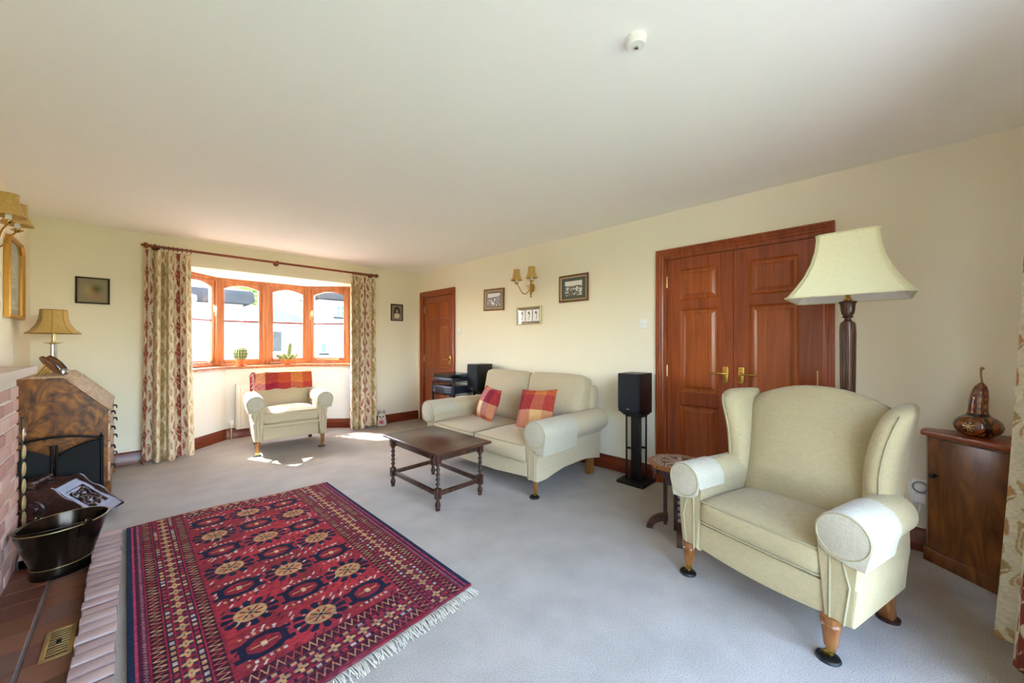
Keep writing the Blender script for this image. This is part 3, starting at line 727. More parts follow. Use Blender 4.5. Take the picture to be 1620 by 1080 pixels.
# ------------------------------------------------------------------ rug
RC = [(-0.030, 3.545), (1.200, 3.468), (1.206, 1.478), (-0.010, 1.395)]  # far left, far right, near right, near left
def rugpos(U, V):
    (ax, ay), (bx, by), (cx, cy), (dx, dy) = RC
    X = (1 - V) * ((1 - U) * ax + U * bx) + V * ((1 - U) * dx + U * cx); Y = (1 - V) * ((1 - U) * ay + U * by) + V * ((1 - U) * dy + U * cy)
    Y = Y + .03 * np.sin(PI * np.clip(U * 1.6, 0, 1)) * (1 - V) ** 6
    return X, Y, .011 + .0015 * np.sin(9 * U + 4 * V) * np.sin(7 * V)
def rugcol(U, V):
    w, h = 1.24, 2.03; x = U * w; y = V * h
    n1 = vnoise(x * 60, y * 160, 1); n2 = vnoise(x * 9, y * 9, 2)
    C = np.zeros(U.shape + (3,)); C[:] = rgb('8c2030')
    C = C * (.82 + .30 * n2[..., None])
    ex = np.minimum(x, w - x); ey = np.minimum(y, h - y); bx = .285; b0, b1 = .135, .235
    field = (ex > bx) & (y > b0) & (h - y > b1)
    red = rgb('9c2a32'); navy = rgb('12172e'); tan = rgb('bd9463'); ivory = rgb('cfc4b4')
    C[field] = (np.ones(U.shape + (3,)) * red * (.85 + .3 * n2[..., None]))[field]
    fx = (x - bx) / (w - 2 * bx); fy = (y - b0) / (h - b0 - b1)
    nc, nr = 3, 7
    row = np.floor(fy * nr); ly = (fy * nr - row - .5); col = np.floor(fx * nc); lx = (fx * nc - col - .5)
    cw, ch = (w - 2 * bx) / nc, (h - b0 - b1) / nr
    px, py = lx * cw, ly * ch; A = np.abs(px); B = np.abs(py)
    octo = field & ((row + col) % 2 == 0); whl = field & ((row + col) % 2 == 1)
    # scattered little leaves between motifs
    gx, gy = x / .036, y / .030; hh = hashn(np.floor(gx), np.floor(gy), 3); sx, sy = gx - np.floor(gx) - .5, gy - np.floor(gy) - .5
    leafm = field & (hh > .52) & (np.abs(sx + sy * .6) < .13) & (np.abs(sy) < .36)
    paint(C, leafm & (hh > .8), ivory); paint(C, leafm & (hh <= .66), navy); paint(C, leafm & (hh > .66) & (hh <= .8), rgb('6d1b28'))
    oo = np.maximum(np.maximum(A / .088, B / .068), (A / .088 + B / .068) / 1.5)
    paint(C, octo & (oo < 1.0), navy); paint(C, octo & (np.abs(B - .038) < .011) & (A < .108) & (A > .06), navy)
    inn = np.maximum(np.maximum(A / .062, B / .044), (A / .060 + B / .040) / 1.5)
    C[octo & (inn < 1)] = rgb('8c1f2b'); paint(C, octo & (B < .0035) & (A < .05), tan); paint(C, octo & (A < .009) & (B < .016), rgb('d8b58a'))
    dots = octo & (B > .076) & (B < .090) & (A < .075) & ((px * 40 - np.floor(px * 40)) < .5); paint(C, dots & (np.floor(px * 40) % 2 == 0), ivory); paint(C, dots & (np.floor(px * 40) % 2 == 1), tan)
    rr = np.sqrt((px / 1.18) ** 2 + py ** 2); an = np.arctan2(py, px / 1.18)
    pet = whl & (rr > .056) & (rr < .094 + .006 * np.cos(12 * an)) & (np.cos(12 * an) > -.45); paint(C, pet, navy)
    C[whl & (rr < .055)] = tan * .98; paint(C, whl & (rr < .042) & (np.cos(8 * an) > .45) & (rr > .014), rgb('a02a2c')); paint(C, whl & (rr < .03) & (np.cos(4 * an) < -.75), navy); paint(C, whl & (rr < .007), navy)
    # borders: bands counted from the edge
    end = np.where(y < h / 2, b0 - y, b1 - (h - y)); side = ex <= bx
    e = np.where(side, ex, bx - end - .0); along = np.where(side, y, x); bord = ~field
    def band(a, b_): return bord & (e >= a) & (e < b_)
    m = band(.03, .062); C[m] = rgb('4a1530'); z = (np.abs(((along * 60) % 1) - .5) * .02 + .046); paint(C, m & (np.abs(e - z) < .0035), rgb('a06a72'))
    for a0, b0 in ((.066, .112), (.228, .278)):
        m = band(a0, b0); C[m] = rgb('3a1120'); ph = (along * 34) % 1; mid_ = (a0 + b0) / 2; hf = (b0 - a0) / 2
        zz = mid_ + hf * .75 * (np.abs(2 * ph - 1) * 2 - 1); paint(C, m & (np.abs(e - zz) < .006), rgb('b24a42')); paint(C, m & (np.abs(e - zz) < .004) & (hashn(np.floor(along * 68), a0) > .45), rgb('c9a878'))
    for a0, b0 in ((.117, .142), (.198, .223)):
        m = band(a0, b0); C[m] = rgb('2a1a2c'); q = np.floor(along * 30); ph = (along * 30) % 1
        bx_ = m & (np.abs(ph - .5) < .3) & (np.abs(e - (a0 + b0) / 2) < .008); hq = hashn(q, a0); paint(C, bx_, rgb('a12c35')); paint(C, bx_ & (hq > .6), rgb('c8986a')); paint(C, bx_ & (hq < .2), rgb('b9a9a0'))
    m = band(.147, .193); C[m] = rgb('861a2c'); ph = (along / .062) % 1 - .5; rr = np.sqrt((ph * .062) ** 2 + (e - .17) ** 2); an = np.arctan2(e - .17, ph * .062)
    paint(C, m & (rr < .029) & (np.cos(4 * an + PI * 0) < -.2), rgb('33263c')); paint(C, m & (rr < .012 + .014 * np.abs(np.cos(2 * an)) ** 2) & (rr > .004), rgb('c09a68'))
    for a0 in (.063, .113, .143, .194, .224, .279): paint(C, band(a0, a0 + .004), rgb('a81e3e'))
    paint(C, (ex < .022), rgb('1a2740')); paint(C, (ex >= .022) & (ex < .03), rgb('b03a55'))
    paint(C, (ey < .012), rgb('7a1c28'))
    wear = np.clip((V - .72) / .28, 0, 1)[..., None] * vnoise(x * 14, y * 30, 7)[..., None]
    C = C * (1 - .35 * wear) + rgb('6b4a5a') * .35 * wear
    return np.clip(C * (.74 + .38 * n1[..., None]), 0, 1)
rug = thing('oriental_rug', 'red and navy patterned oriental rug in front of the hearth', 'rug', (0, 0, 0))
gridmesh('rug_pile', 420, 660, rugpos, rugcol, 'rug', rug, .010)
def fringe(name, U0, V0, sgn, L, n):
    b = new()
    for i in range(n):
        u = (i + .5) / n
        X, Y, Z_ = rugpos(np.array([u]), np.array([V0])); x, y = float(X[0]), float(Y[0])
        dx = (random.random() - .5) * .035; l = L * (.6 + .6 * random.random())
        tube(b, [(x, y - sgn * .006, .006), (x + dx * .3, y + sgn * l * .4, .008 + .006 * random.random()), (x + dx, y + sgn * l, .003)], .0022, 4)
    o = obj(name, b, 'fringe', rug); o['kind'] = 'stuff'; return tag(o, 'cream cotton fringe')
fringe('fringe', 0, 1.0, -1, .062, 230); fringe('fringe', 0, 0.0, 1, .045, 200)

# ------------------------------------------------------------------ curtains
def damask(cw, ch, seed, big=1.0):
    def f(U, V):
        x = U * cw / big; y = V * ch / big
        C = np.zeros(U.shape + (3,)); C[:] = rgb('d9cbb0')
        rx = .34; xx = (x / rx + seed) % 2; colm = (np.floor(x / rx + seed) % 2 == 0)      # alternating rust and gold panels
        lx = (xx % 1) - .5; mx_ = np.abs(lx)                                       # mirrored about each panel's centre
        yy = y / .56 + np.where(colm, 0, .5); ly = yy % 1
        w = np.sin(2 * PI * (ly * 2 + 1.3 * mx_)) * np.cos(2 * PI * (mx_ * 3.2 - .4 * np.sin(2 * PI * ly)))
        w2 = np.sin(2 * PI * (ly * 3.0 - mx_ * 2.5 + .25 * np.sin(4 * PI * ly)))
        vase = mx_ < .10 + .07 * np.cos(2 * PI * ly * 2) + .03 * np.cos(2 * PI * ly * 6)
        leafy = (w > .18) & (w2 > -.55); vein = np.abs(w - .5) < .07
        tone = np.where(colm[..., None], rgb('a0604f'), rgb('b99b6e')); tone2 = np.where(colm[..., None], rgb('8a4238'), rgb('a58c5e'))
        C = np.where((leafy & ~vein)[..., None], tone, C); C = np.where((vase & ~(np.abs(w2) < .18))[..., None], tone2, C)
        sp = (w < -.62) & (w2 > .2); C = np.where(sp[..., None], rgb('b7855a'), C)
        n = vnoise(x * 120, y * 200, 3)[..., None]
        return np.clip(C * (.93 + .14 * n), 0, 1)
    return f
def curtain(label, p0, p1, nrm, z0, z1, folds, amp, cw, seed, flare=0.0, group='bay window curtains', shift=0.0, big=1.0, nu=380, nv=420):
    """hangs between floor points p0 and p1 (at the top); flare widens it at the hem"""
    t = thing('curtain', label, 'curtain', (0, 0, 0), 0, group)
    p0, p1, nv_ = np.array(p0), np.array(p1), np.array(nrm); d = p1 - p0
    def pos(U, V):
        q = U + .015 * np.sin(2 * PI * folds * 2 * U + seed)
        ww = 1 + flare * (1 - V) ** 1.5
        a = amp * (.55 + .45 * (1 - V)) * (1 + .25 * np.sin(5.1 * U + seed)); a = np.where(V > .955, a * .8, a)
        off = a * np.sin(2 * PI * folds * U + 1.1 * np.sin(3 * U + seed) + .35 * np.sin(2.5 * V + seed)) + .22 * a * np.sin(2 * PI * folds * 2.3 * U + seed)
        s_ = .5 + (q - .5) * ww
        X = p0[0] + d[0] * s_ + nv_[0] * (off + shift * (1 - V) ** 2); Y = p0[1] + d[1] * s_ + nv_[1] * (off + shift * (1 - V) ** 2)
        Z_ = z0 + (z1 - z0) * V + .012 * np.sin(9 * U + seed) * (1 - V) ** 8
        return X, Y, Z_
    o = gridmesh('curtain_cloth', nu, nv, pos, damask(cw, z1 - z0, seed, big), 'cloth', t, .004)
    return t
curtain('wide patterned curtain at the left end of the wooden pole', (.085, 5.365), (.445, 5.365), (0, -1), .012, 2.205, 3.6, .058, 1.02, .35, .16)
curtain('narrow patterned curtain at the right end of the wooden pole', (2.165, 5.365), (2.535, 5.365), (0, -1), .012, 2.205, 4.2, .050, 1.0, .8, .06)
curtain('patterned curtain at the garden doors beside the corner cabinet', (2.50, -.455), (1.98, -.455), (0, 1), .012, 2.20, 4.0, .045, 1.1, 1.6, .10, 'garden door curtains', .05, 1.1)
cp = thing('curtain_pole', 'dark wooden curtain pole with finials across the bay', 'curtain pole', (0, 5.365, 2.247))
RY = Matrix.Rotation(PI / 2, 4, 'Y')
b = new(); tube(b, [(.13, 0, 0), (2.52, 0, 0)], .0135, 16); obj('rod', b, 'mahogh', cp)
for x, s in ((.125, -1), (2.525, 1)):
    b = new(); lathe(b, [(0, -.01), (.018, -.01), (.018, .0), (.012, .006), (.026, .018), (.030, .032), (.024, .046), (.010, .052), (.014, .058), (.009, .066), (0, .068)], 20, T(x, 0, 0) @ Matrix.Rotation(s * PI / 2, 4, 'Y'))
    obj('finial', b, 'mahogh', cp)
for x in (.165, 1.27, 2.49):
    b = new(); tube(b, [(x, .085, 0), (x, .018, 0)], .012, 12); lathe(b, [(.010, 0), (.032, 0), (.032, .012), (.010, .012)], 18, T(x, .083, 0) @ Matrix.Rotation(PI / 2, 4, 'X'))
    tube(b, [(x, .02 * math.cos(a), .02 * math.sin(a)) for a in [2 * PI * i / 16 for i in range(16)]], .007, 8, True)
    obj('bracket', b, 'mahogh', cp)
def ring(x):
    b = new(); tube(b, [(x, .022 * math.cos(a), -.004 + .022 * math.sin(a)) for a in [2 * PI * i / 18 for i in range(18)]], .0045, 6, True)
    obj('curtain_ring', b, 'mahogh', cp)
for i in range(8): ring(.195 + .036 * i)
for i in range(8): ring(2.215 + .036 * i)

# ------------------------------------------------------------------ radiator, cacti, doorstop
rd = thing('radiator', 'white panel radiator under the bay window behind the small armchair', 'radiator', (1.36, 5.955, 0))
b = new(); box(b, -.42, .42, -.005, .012, .12, .70, .006)
for i in range(21): box(b, -.41 + .04 * i, -.41 + .04 * i + .022, -.016, .0, .15, .67, .007)
box(b, -.42, .42, -.012, .04, .69, .71, .004); obj('panel', b, 'whitem', rd)
for s in (-.3, .3): b = new(); box(b, s - .015, s + .015, .01, .062, .3, .5); obj('wall_bracket', b, 'whitem', rd)
b = new(); tube(b, [(-.47, 0, 0), (-.47, 0, .17), (-.42, 0, .17)], .008, 10); obj('pipe', b, 'palebrass', rd)
b = new(); lathe(b, [(0, .16), (.014, .16), (.014, .185), (.024, .19), (.026, .24), (.02, .25), (0, .252)], 18, T(-.47, 0, 0)); obj('valve_knob', b, 'white', rd)
def pot(t, r=.045, h=.075):
    b = new(); lathe(b, [(0, 0), (r * 1.15, 0), (r * 1.3, .014), (r * 1.22, .014), (r * 1.1, .006), (0, .006)], 24); obj('saucer', b, 'terra', t)
    b = new(); lathe(b, [(0, .006), (r * .74, .006), (r * .95, h * .7), (r * 1.08, h * .7), (r * 1.12, h), (r * 1.0, h), (r * .93, h * .8), (0, h * .8)], 24); obj('pot', b, 'terra', t)
    b = new(); lathe(b, [(0, h * .86), (r * .97, h * .86), (r * .9, h * .82), (0, h * .82)], 20); obj('soil', b, 'soil', t)
def ribbed(b, Mx, R, Hh, nr, dep, prof):
    rings = []; seg = nr * 4
    for r, z in prof:
        rings.append([Mx @ Vector((R * r * (1 - dep + dep * abs(math.cos(nr * a / 2))) * math.cos(a), R * r * (1 - dep + dep * abs(math.cos(nr * a / 2))) * math.sin(a), Hh * z)) for a in [2 * PI * i / seg for i in range(seg)]])
    loft(b, rings)
def spines(b, Mx, R, Hh, nr, prof, L):
    for i in range(nr):
        a = 2 * PI * i / nr
        for r, z in prof:
            for k in range(3):
                p = Mx @ Vector((R * r * math.cos(a), R * r * math.sin(a), Hh * z))
                q = Mx @ Vector(((R * r + L) * math.cos(a + .35 * (k - 1)), (R * r + L) * math.sin(a + .35 * (k - 1)), Hh * z + L * (.5 - .4 * k)))
                tube(b, [p, q], [.0012, .0004], 3)
c1 = thing('potted_cactus', 'round spiny cactus in a terracotta pot on the sill', 'cactus', (1.008, 6.075, .94), 0, 'cacti on the window sill'); pot(c1, .050, .088)
gl = [(.02, 0), (.55, .04), (.85, .18), (1, .4), (.98, .6), (.8, .8), (.5, .93), (.15, .985), (0, .97)]
b = new(); ribbed(b, T(0, 0, .066), .082, .195, 16, .16, gl); o = obj('cactus_body', b, 'cactus', c1)
b = new(); spines(b, T(0, 0, .066), .082, .195, 16, gl[1:7], .018); obj('spines', b, 'spine', o)['kind'] = 'stuff'
c2 = thing('potted_cactus', 'tall branching cactus in a terracotta pot on the sill', 'cactus', (1.572, 6.09, .94), 0, 'cacti on the window sill'); pot(c2, .047, .080)
co = [(.3, 0), (.85, .1), (1, .35), (1, .7), (.85, .9), (.4, .99), (0, 1)]
b = new(); b2 = new()
for Mx, R, Hh in [(T(0, 0, .06) @ Matrix.Rotation(.12, 4, 'Y'), .030, .25)] + [(T(.018 * math.cos(a), .018 * math.sin(a), .06) @ Matrix.Rotation(a, 4, 'Z') @ Matrix.Rotation(tl, 4, 'Y'), .023, hh * 1.5) for a, tl, hh in ((0.2, 1.0, .10), (1.1, .8, .08), (2.2, .95, .10), (3.1, 1.05, .10), (3.9, .75, .085), (5.0, .9, .09), (5.8, .6, .07))]:
    ribbed(b, Mx, R, Hh, 8, .25, co); spines(b2, Mx, R, Hh, 8, co[1:6], .010)
o = obj('cactus_stems', b, 'cactus', c2); obj('spines', b2, 'spine', o)['kind'] = 'stuff'
ds = thing('animal_doorstop', 'small white and pink stuffed animal doorstop beside the narrow curtain', 'doorstop', (2.63, 5.345, 0), -.5)
b = new(); rings = []
for z, rx, ry in [(0, .055, .045), (.01, .068, .055), (.05, .070, .056), (.10, .062, .050), (.14, .055, .045), (.175, .045, .036), (.195, .022, .018)]:
    rings.append([Vector((rx * math.cos(a), ry * math.sin(a), z)) for a in [2 * PI * i / 20 for i in range(20)]])
loft(b, rings); o = obj('body', b, 'fringe', ds, smooth=60)
for s in (-1, 1):
    b = new(); lathe(b, [(0, -.006), (.010, -.004), (.012, 0), (.008, .006), (0, .008)], 12, T(s * .022, -.043, .145) @ Matrix.Rotation(PI / 2, 4, 'X')); obj('eye', b, 'rubber', ds)
    b = new(); lathe(b, [(.022, 0), (.020, .025), (.009, .055), (0, .06)], 12, T(s * .024, 0, .18) @ Matrix.Rotation(s * .2, 4, 'Y'), 1, .5); obj('ear', b, 'grey', ds)
b = new(); lathe(b, [(0, -.004), (.009, -.003), (.009, .002), (0, .006)], 12, T(0, -.047, .118) @ Matrix.Rotation(PI / 2, 4, 'X')); obj('nose', b, 'rubber', ds)
b = new(); rbox(b, (0, -.052, .065), .06, .014, .055, .006, 3); tag(obj('chest_patch', b, plain('pink_felt', 'c0606a', .95), ds), 'pink patch')

# ------------------------------------------------------------------ hi-fi and loudspeakers
def speaker(label, loc, seed=0):
    t = thing('loudspeaker', label, 'loudspeaker', loc, -PI / 2, 'black loudspeakers')
    b = new(); box(b, -.10, .10, -.115, .125, 0, .335, .003); obj('cabinet', b, 'black', t)
    b = new(); prism(b, [(-.096, .03), (-.065, .004), (.065, .004), (.096, .03), (.096, .331), (-.096, .331)], 'xz', -.130, -.116, .004, 2, caps='a'); g = obj('grille', b, 'blackg', t)
    b = new(); box(b, -.016, .016, -.1325, -.129, .024, .034, .001); tag(obj('badge', b, 'chrome', g), 'small silver badge')
def stand(label, loc):
    t = thing('speaker_stand', label, 'speaker stand', loc, -PI / 2, 'black speaker stands')
    b = new(); box(b, -.125, .125, -.13, .13, 0, .026, .004); obj('base_plate', b, 'black', t)
    b = new(); box(b, -.10, .10, -.10, .10, .622, .642, .002); box(b, -.085, .085, -.085, .085, .606, .622); box(b, -.07, .07, -.07, .07, .59, .606); obj('top_plate', b, 'black', t)
    b = new(); box(b, -.035, .035, -.035, .035, .026, .59, .004); obj('column', b, 'black', t)
    for sx in (-1, 1):
        for sy in (-1, 1):
            b = new(); tube(b, [(sx * .062, sy * .062, .026), (sx * .062, sy * .062, .592)], .008, 10); box(b, min(sx * .03, sx * .06), max(sx * .03, sx * .06), sy * .05 - .012, sy * .05 + .012, .30, .315); obj('rod', b, 'black', t)
stand('black metal stand under the speaker next to the double doors', (3.165, 1.555, 0)); speaker('black loudspeaker on the stand next to the double doors', (3.13, 1.55, .643))
stand('black metal stand behind the sofa beside the hi-fi rack', (3.165, 3.665, 0)); speaker('black loudspeaker showing above the sofa beside the hi-fi rack', (3.13, 3.663, .643))
hr = thing('hifi_rack', 'black hi-fi rack with glass shelves next to the corner door', 'hi-fi rack', (2.99, 4.035, 0), -PI / 2)
for sx in (-1, 1):
    for sy in (-1, 1): b = new(); tube(b, [(sx * .225, sy * .17, 0), (sx * .225, sy * .17, .73)], .014, 12); obj('post', b, 'black', hr)
for z in (.12, .36, .575, .73): b = new(); box(b, -.245, .245, -.195, .195, z, z + .008, .002); obj('glass_shelf', b, 'glassr', hr)
def hifi(name, label, cat, z, h, dark=True):
    t = thing(name, label, cat, (2.985, 4.04, z), -PI / 2)
    for sx in (-1, 1):
        for sy in (-1, 1): b = new(); lathe(b, [(0, 0), (.018, 0), (.016, .012), (0, .012)], 12, T(sx * .17, sy * .12, 0)); obj('foot', b, 'rubber', t)
    b = new(); box(b, -.205, .205, -.155, .16, .012, h, .003); obj('case', b, 'hifi', t)
    b = new(); box(b, -.21, .21, -.17, -.154, .010, h + .002, .003); f = obj('front_panel', b, 'hifi', t)
    return t, f
t, f = hifi('amplifier', 'dark grey amplifier on the second rack shelf', 'amplifier', .583, .105)
for x, r in ((-.17, .012), (-.17, .018)): pass
for x, z, r in ((-.175, .08, .014), (-.175, .04, .018)): b = new(); lathe(b, [(0, 0), (r, 0), (r * .9, .014), (0, .014)], 16, T(x, -.17, z) @ Matrix.Rotation(PI / 2, 4, 'X')); obj('knob', b, 'hifil', f)
b = new(); box(b, -.10, .02, -.1715, -.169, .035, .085); obj('display', b, 'black', f)
for i in range(4):
    for k in range(3): b = new(); box(b, .05 + .035 * i, .075 + .035 * i, -.174, -.169, .028 + .025 * k, .040 + .025 * k, .001); obj('button', b, 'hifil', f)
t, f = hifi('cd_player', 'dark hi-fi component on the third rack shelf', 'hi-fi component', .368, .10)
b = new(); box(b, -.08, .08, -.1725, -.169, .04, .075); obj('disc_tray', b, 'hifil', f)
b = new(); lathe(b, [(0, 0), (.014, 0), (.012, .012), (0, .012)], 16, T(-.17, -.17, .06) @ Matrix.Rotation(PI / 2, 4, 'X')); obj('knob', b, 'hifil', f)
tt = thing('record_turntable', 'record turntable under a clear lid on top of the rack', 'turntable', (2.985, 4.04, .738), -PI / 2)
b = new(); box(b, -.21, .21, -.17, .17, .014, .055, .004); obj('plinth', b, 'hifi', tt)
for sx in (-1, 1):
    for sy in (-1, 1): b = new(); lathe(b, [(0, 0), (.02, 0), (.018, .014), (0, .014)], 12, T(sx * .17, sy * .13, 0)); obj('foot', b, 'rubber', tt)
b = new(); lathe(b, [(0, .055), (.145, .055), (.148, .062), (.145, .068), (0, .068)], 36, T(-.04, 0, 0)); obj('platter', b, 'rubber', tt)
b = new(); tube(b, [(.15, .10, .075), (.15, -.06, .078), (.11, -.10, .074)], .006, 8); obj('tonearm', b, 'chrome', tt)
b = new()
for x0, x1, y0, y1, z0, z1 in ((-.205, .205, -.165, -.162, .056, .105), (-.205, .205, .162, .165, .056, .105), (-.205, -.202, -.162, .162, .056, .105), (.202, .205, -.162, .162, .056, .105), (-.205, .205, -.165, .165, .105, .108)): box(b, x0, x1, y0, y1, z0, z1)
tag(obj('dust_cover', b, 'glassr', tt, smooth=0), 'clear plastic lid')
b = new(); box(b, -.02, .02, -.172, -.169, .028, .036); obj('switch', b, 'hifil', tt)

# ------------------------------------------------------------------ pictures
def picture(label, c, rz, w, h, frame, fw, mount, img, colf, tilt=0.0, glass=True, deep=.02, bev=.004, slip=None, shape=None):
    t = thing('framed_picture', label, 'picture', c, rz)
    Mx = Matrix.Rotation(math.radians(tilt), 4, 'Y')
    prof = [(0, 0), (0, -deep * .8), (fw * .3, -deep), (fw * .7, -deep * .9), (fw, -deep * .55), (fw, 0)]
    o2 = [(-w / 2, -h / 2), (w / 2, -h / 2), (w / 2, h / 2), (-w / 2, h / 2)]
    if shape == 'octtop': 
        k = w * .13; o2 = [(-w / 2, -h / 2), (w / 2, -h / 2), (w / 2, h / 2 - k), (w / 2 - k, h / 2), (-w / 2 + k, h / 2), (-w / 2, h / 2 - k)]
    n = len(o2); rings = []
    for i in range(n):
        p = Vector(o2[i]); a = (p - Vector(o2[i - 1])).normalized(); e = (Vector(o2[(i + 1) % n]) - p).normalized()
        na = Vector((-a.y, a.x)); ne = Vector((-e.y, e.x)); m = (na + ne).normalized(); m = m / max(.2, m.dot(na))
        rings.append([Mx @ Vector((p.x + m.x * q, d, p.y + m.y * q)) for q, d in prof])
    b = new(); loft(b, rings, loop=True); F = obj('frame', b, frame, t, smooth=25)
    if slip:
        rings = [[Mx @ Vector(((w / 2 - fw - q) * sx, d, (h / 2 - fw - q) * sz)) for q, d in ((-.001, -.004), (-.001, -deep * .75), (.007, -deep * .55), (.007, -.004))] for sx, sz in ((-1, -1), (1, -1), (1, 1), (-1, 1))]
        b = new(); loft(b, rings, loop=True); tag(obj('slip', b, slip, F, smooth=0), 'pale gilt inner slip')
    b = new(); iw = w - fw; ih = h - fw
    pts = [(x * (iw / w), z * (ih / h)) for x, z in o2]
    prism(b, pts, 'xz', -.006, -.001, Mx=Mx); obj('mount', b, mount, t, smooth=0)
    iw, ih = img
    def pos(U, V):
        R_ = np.stack([(U - .5) * iw, -.0075 + 0 * U, (V - .5) * ih], -1) @ np.array(Mx)[:3, :3].T
        return R_[..., 0], R_[..., 1], R_[..., 2]
    gridmesh('print', 70, 60, pos, colf, 'print', t)
    if glass:
        b = new(); prism(b, [(x * .96, z * .96) for x, z in pts], 'xz', -.0105, -.0095, Mx=Mx); obj('glass', b, 'glass', t, smooth=0)
    return t
def im_land(seed, tone=('e6e4de', '4a4848', '9a9894', '2f3030')):
    def f(U, V):
        C = np.zeros(U.shape + (3,)); C[:] = rgb(tone[0]); hz = .62 + .10 * vnoise(U * 4, 0 * V, seed) + .12 * U * (seed % 2)
        n = vnoise(U * 22, V * 18, seed); n2 = vnoise(U * 7, V * 9, seed + 3)
        lo = V < hz; C[lo] = rgb(tone[2]); paint(C, lo & (n > .55), tone[1]); paint(C, lo & (n2 > .68), tone[0]); paint(C, lo & (n < .25) & (V < .5), tone[3]); paint(C, lo & (V > hz - .07), tone[1])
        return C
    return f
def im_blur(U, V):
    g = lambda cx, cy, s: np.exp(-((U - cx) ** 2 + (V - cy) ** 2) / s)[..., None]
    C = np.zeros(U.shape + (3,)); C[:] = rgb('8a7f63'); C = C + g(.35, .5, .05) * (rgb('a8905f') - rgb('8a7f63')) + g(.62, .58, .03) * (rgb('5f5338') - rgb('8a7f63')) + g(.6, .25, .05) * (rgb('96795a') - rgb('8a7f63')); return np.clip(C, 0, 1)
def im_oval(U, V):
    x, y = (U - .5) * 2, (V - .5) * 2; C = np.zeros(U.shape + (3,)); C[:] = rgb('8b7c69'); ov = (x / .68) ** 2 + (y / .80) ** 2 < 1
    paint(C, ov, '4a3d33'); hd = (x / .30) ** 2 + ((y - .26) / .36) ** 2 < 1; paint(C, ov & hd, '251d18'); fc = (x / .19) ** 2 + ((y - .18) / .25) ** 2 < 1; paint(C, ov & fc, 'b59a80')
    bd = ov & (y < -.12) & (np.abs(x) < .5 - .25 * (y + .45) ** 2); paint(C, bd, 'd9cdb8'); paint(C, ov & (np.abs(x) < .11) & (y < -.02) & (y > -.2), 'b59a80'); return C
def im_bird(U, V):
    C = np.zeros(U.shape + (3,)); C[:] = rgb('8d8577')
    for i in range(3):
        x = (U - .17 - .33 * i) / .145; y = (V - .5) / .42; pg = (np.abs(x) < 1) & (np.abs(y) < 1); paint(C, pg, 'f0eef0')
        st = np.abs(x - .12 * np.sin(3 * y + i) - .1) < .09; paint(C, pg & st & (np.abs(y) < .75), '7c7a84'); paint(C, pg & (((x - .0) / .3) ** 2 + ((y - .45) / .22) ** 2 < 1), '5c5a66')
    return C
def im_dress(U, V):
    C = np.zeros(U.shape + (3,)); C[:] = rgb('9aa096'); x = (U - .5) * 2; m = (np.abs(x) < .80) & (V < .93) & ((V < .82) | (np.abs(x) < .9 - 3.2 * (V - .82))); paint(C, m, 'd9d2bd'); m2 = (np.abs(x) < .72) & (V > .04) & (V < .9) & ((V < .8) | (np.abs(x) < .82 - 3.2 * (V - .8))); paint(C, m2, 'a3aba2')
    n = vnoise(U * 5, V * 16, 4); body = m2 & (np.abs(x + .05 * np.sin(9 * V)) < .25 + .18 * n) & (V < .78); paint(C, body & (n > .35), 'c9cdbf'); paint(C, body & (n > .7), '8c8472'); return C
M['green'] = plain('green_mount_card', '4f5748', .8); M['taupe'] = plain('taupe_mount_card', '7d7566', .8); M['greyg'] = plain('grey_mount_card', '9aa093', .8)
M['frm'] = wood('brown_picture_frame', '4a2a14', '6e4320', '85562c', (20, 20, 20), .4); M['frd'] = plain('dark_bronze_frame', '3a2b18', .4, .2)
M['cgold'] = plain('pale_gilt_frame', 'd6c79a', .4, .4)
RW = -PI / 2
picture('brown framed view with a taupe mount left of the wall lights', (XR - .002, 3.59, 1.81), RW, .385, .285, 'frm', .026, 'taupe', (.24, .165), im_land(5, ('e9e8ea', '57565c', 'aeb0ba', '6b4a50')), 1.5, slip='cgold')
picture('pale gilt frame holding three small plant prints', (XR - .002, 2.975, 1.57), RW, .385, .215, 'cgold', .014, 'taupe', (.34, .16), im_bird, 0, deep=.025)
picture('brown framed black and white landscape with a green mount', (XR - .002, 2.335, 1.83), RW, .375, .29, 'frm', .024, 'green', (.22, .155), im_land(8), 0, slip='cgold')
picture('dark framed blurred brown picture above the bureau lamp', (-.272, YB - .002, 1.752), 0, .225, .255, 'frd', .012, 'taupe', (.185, .215), im_blur, 0, False)
picture('small oval portrait photograph in a dark frame by the corner door', (2.937, YB - .002, 1.728), 0, .205, .262, 'iron', .014, 'taupe', (.175, .232), im_oval, 0, False)
picture('tall gilt framed picture with a clipped top on the fireplace wall', (XL + .002, 4.74, 1.735), PI / 2, .55, .61, 'gold', .032, 'greyg', (.40, .47), im_dress, 0, deep=.03, shape='octtop')

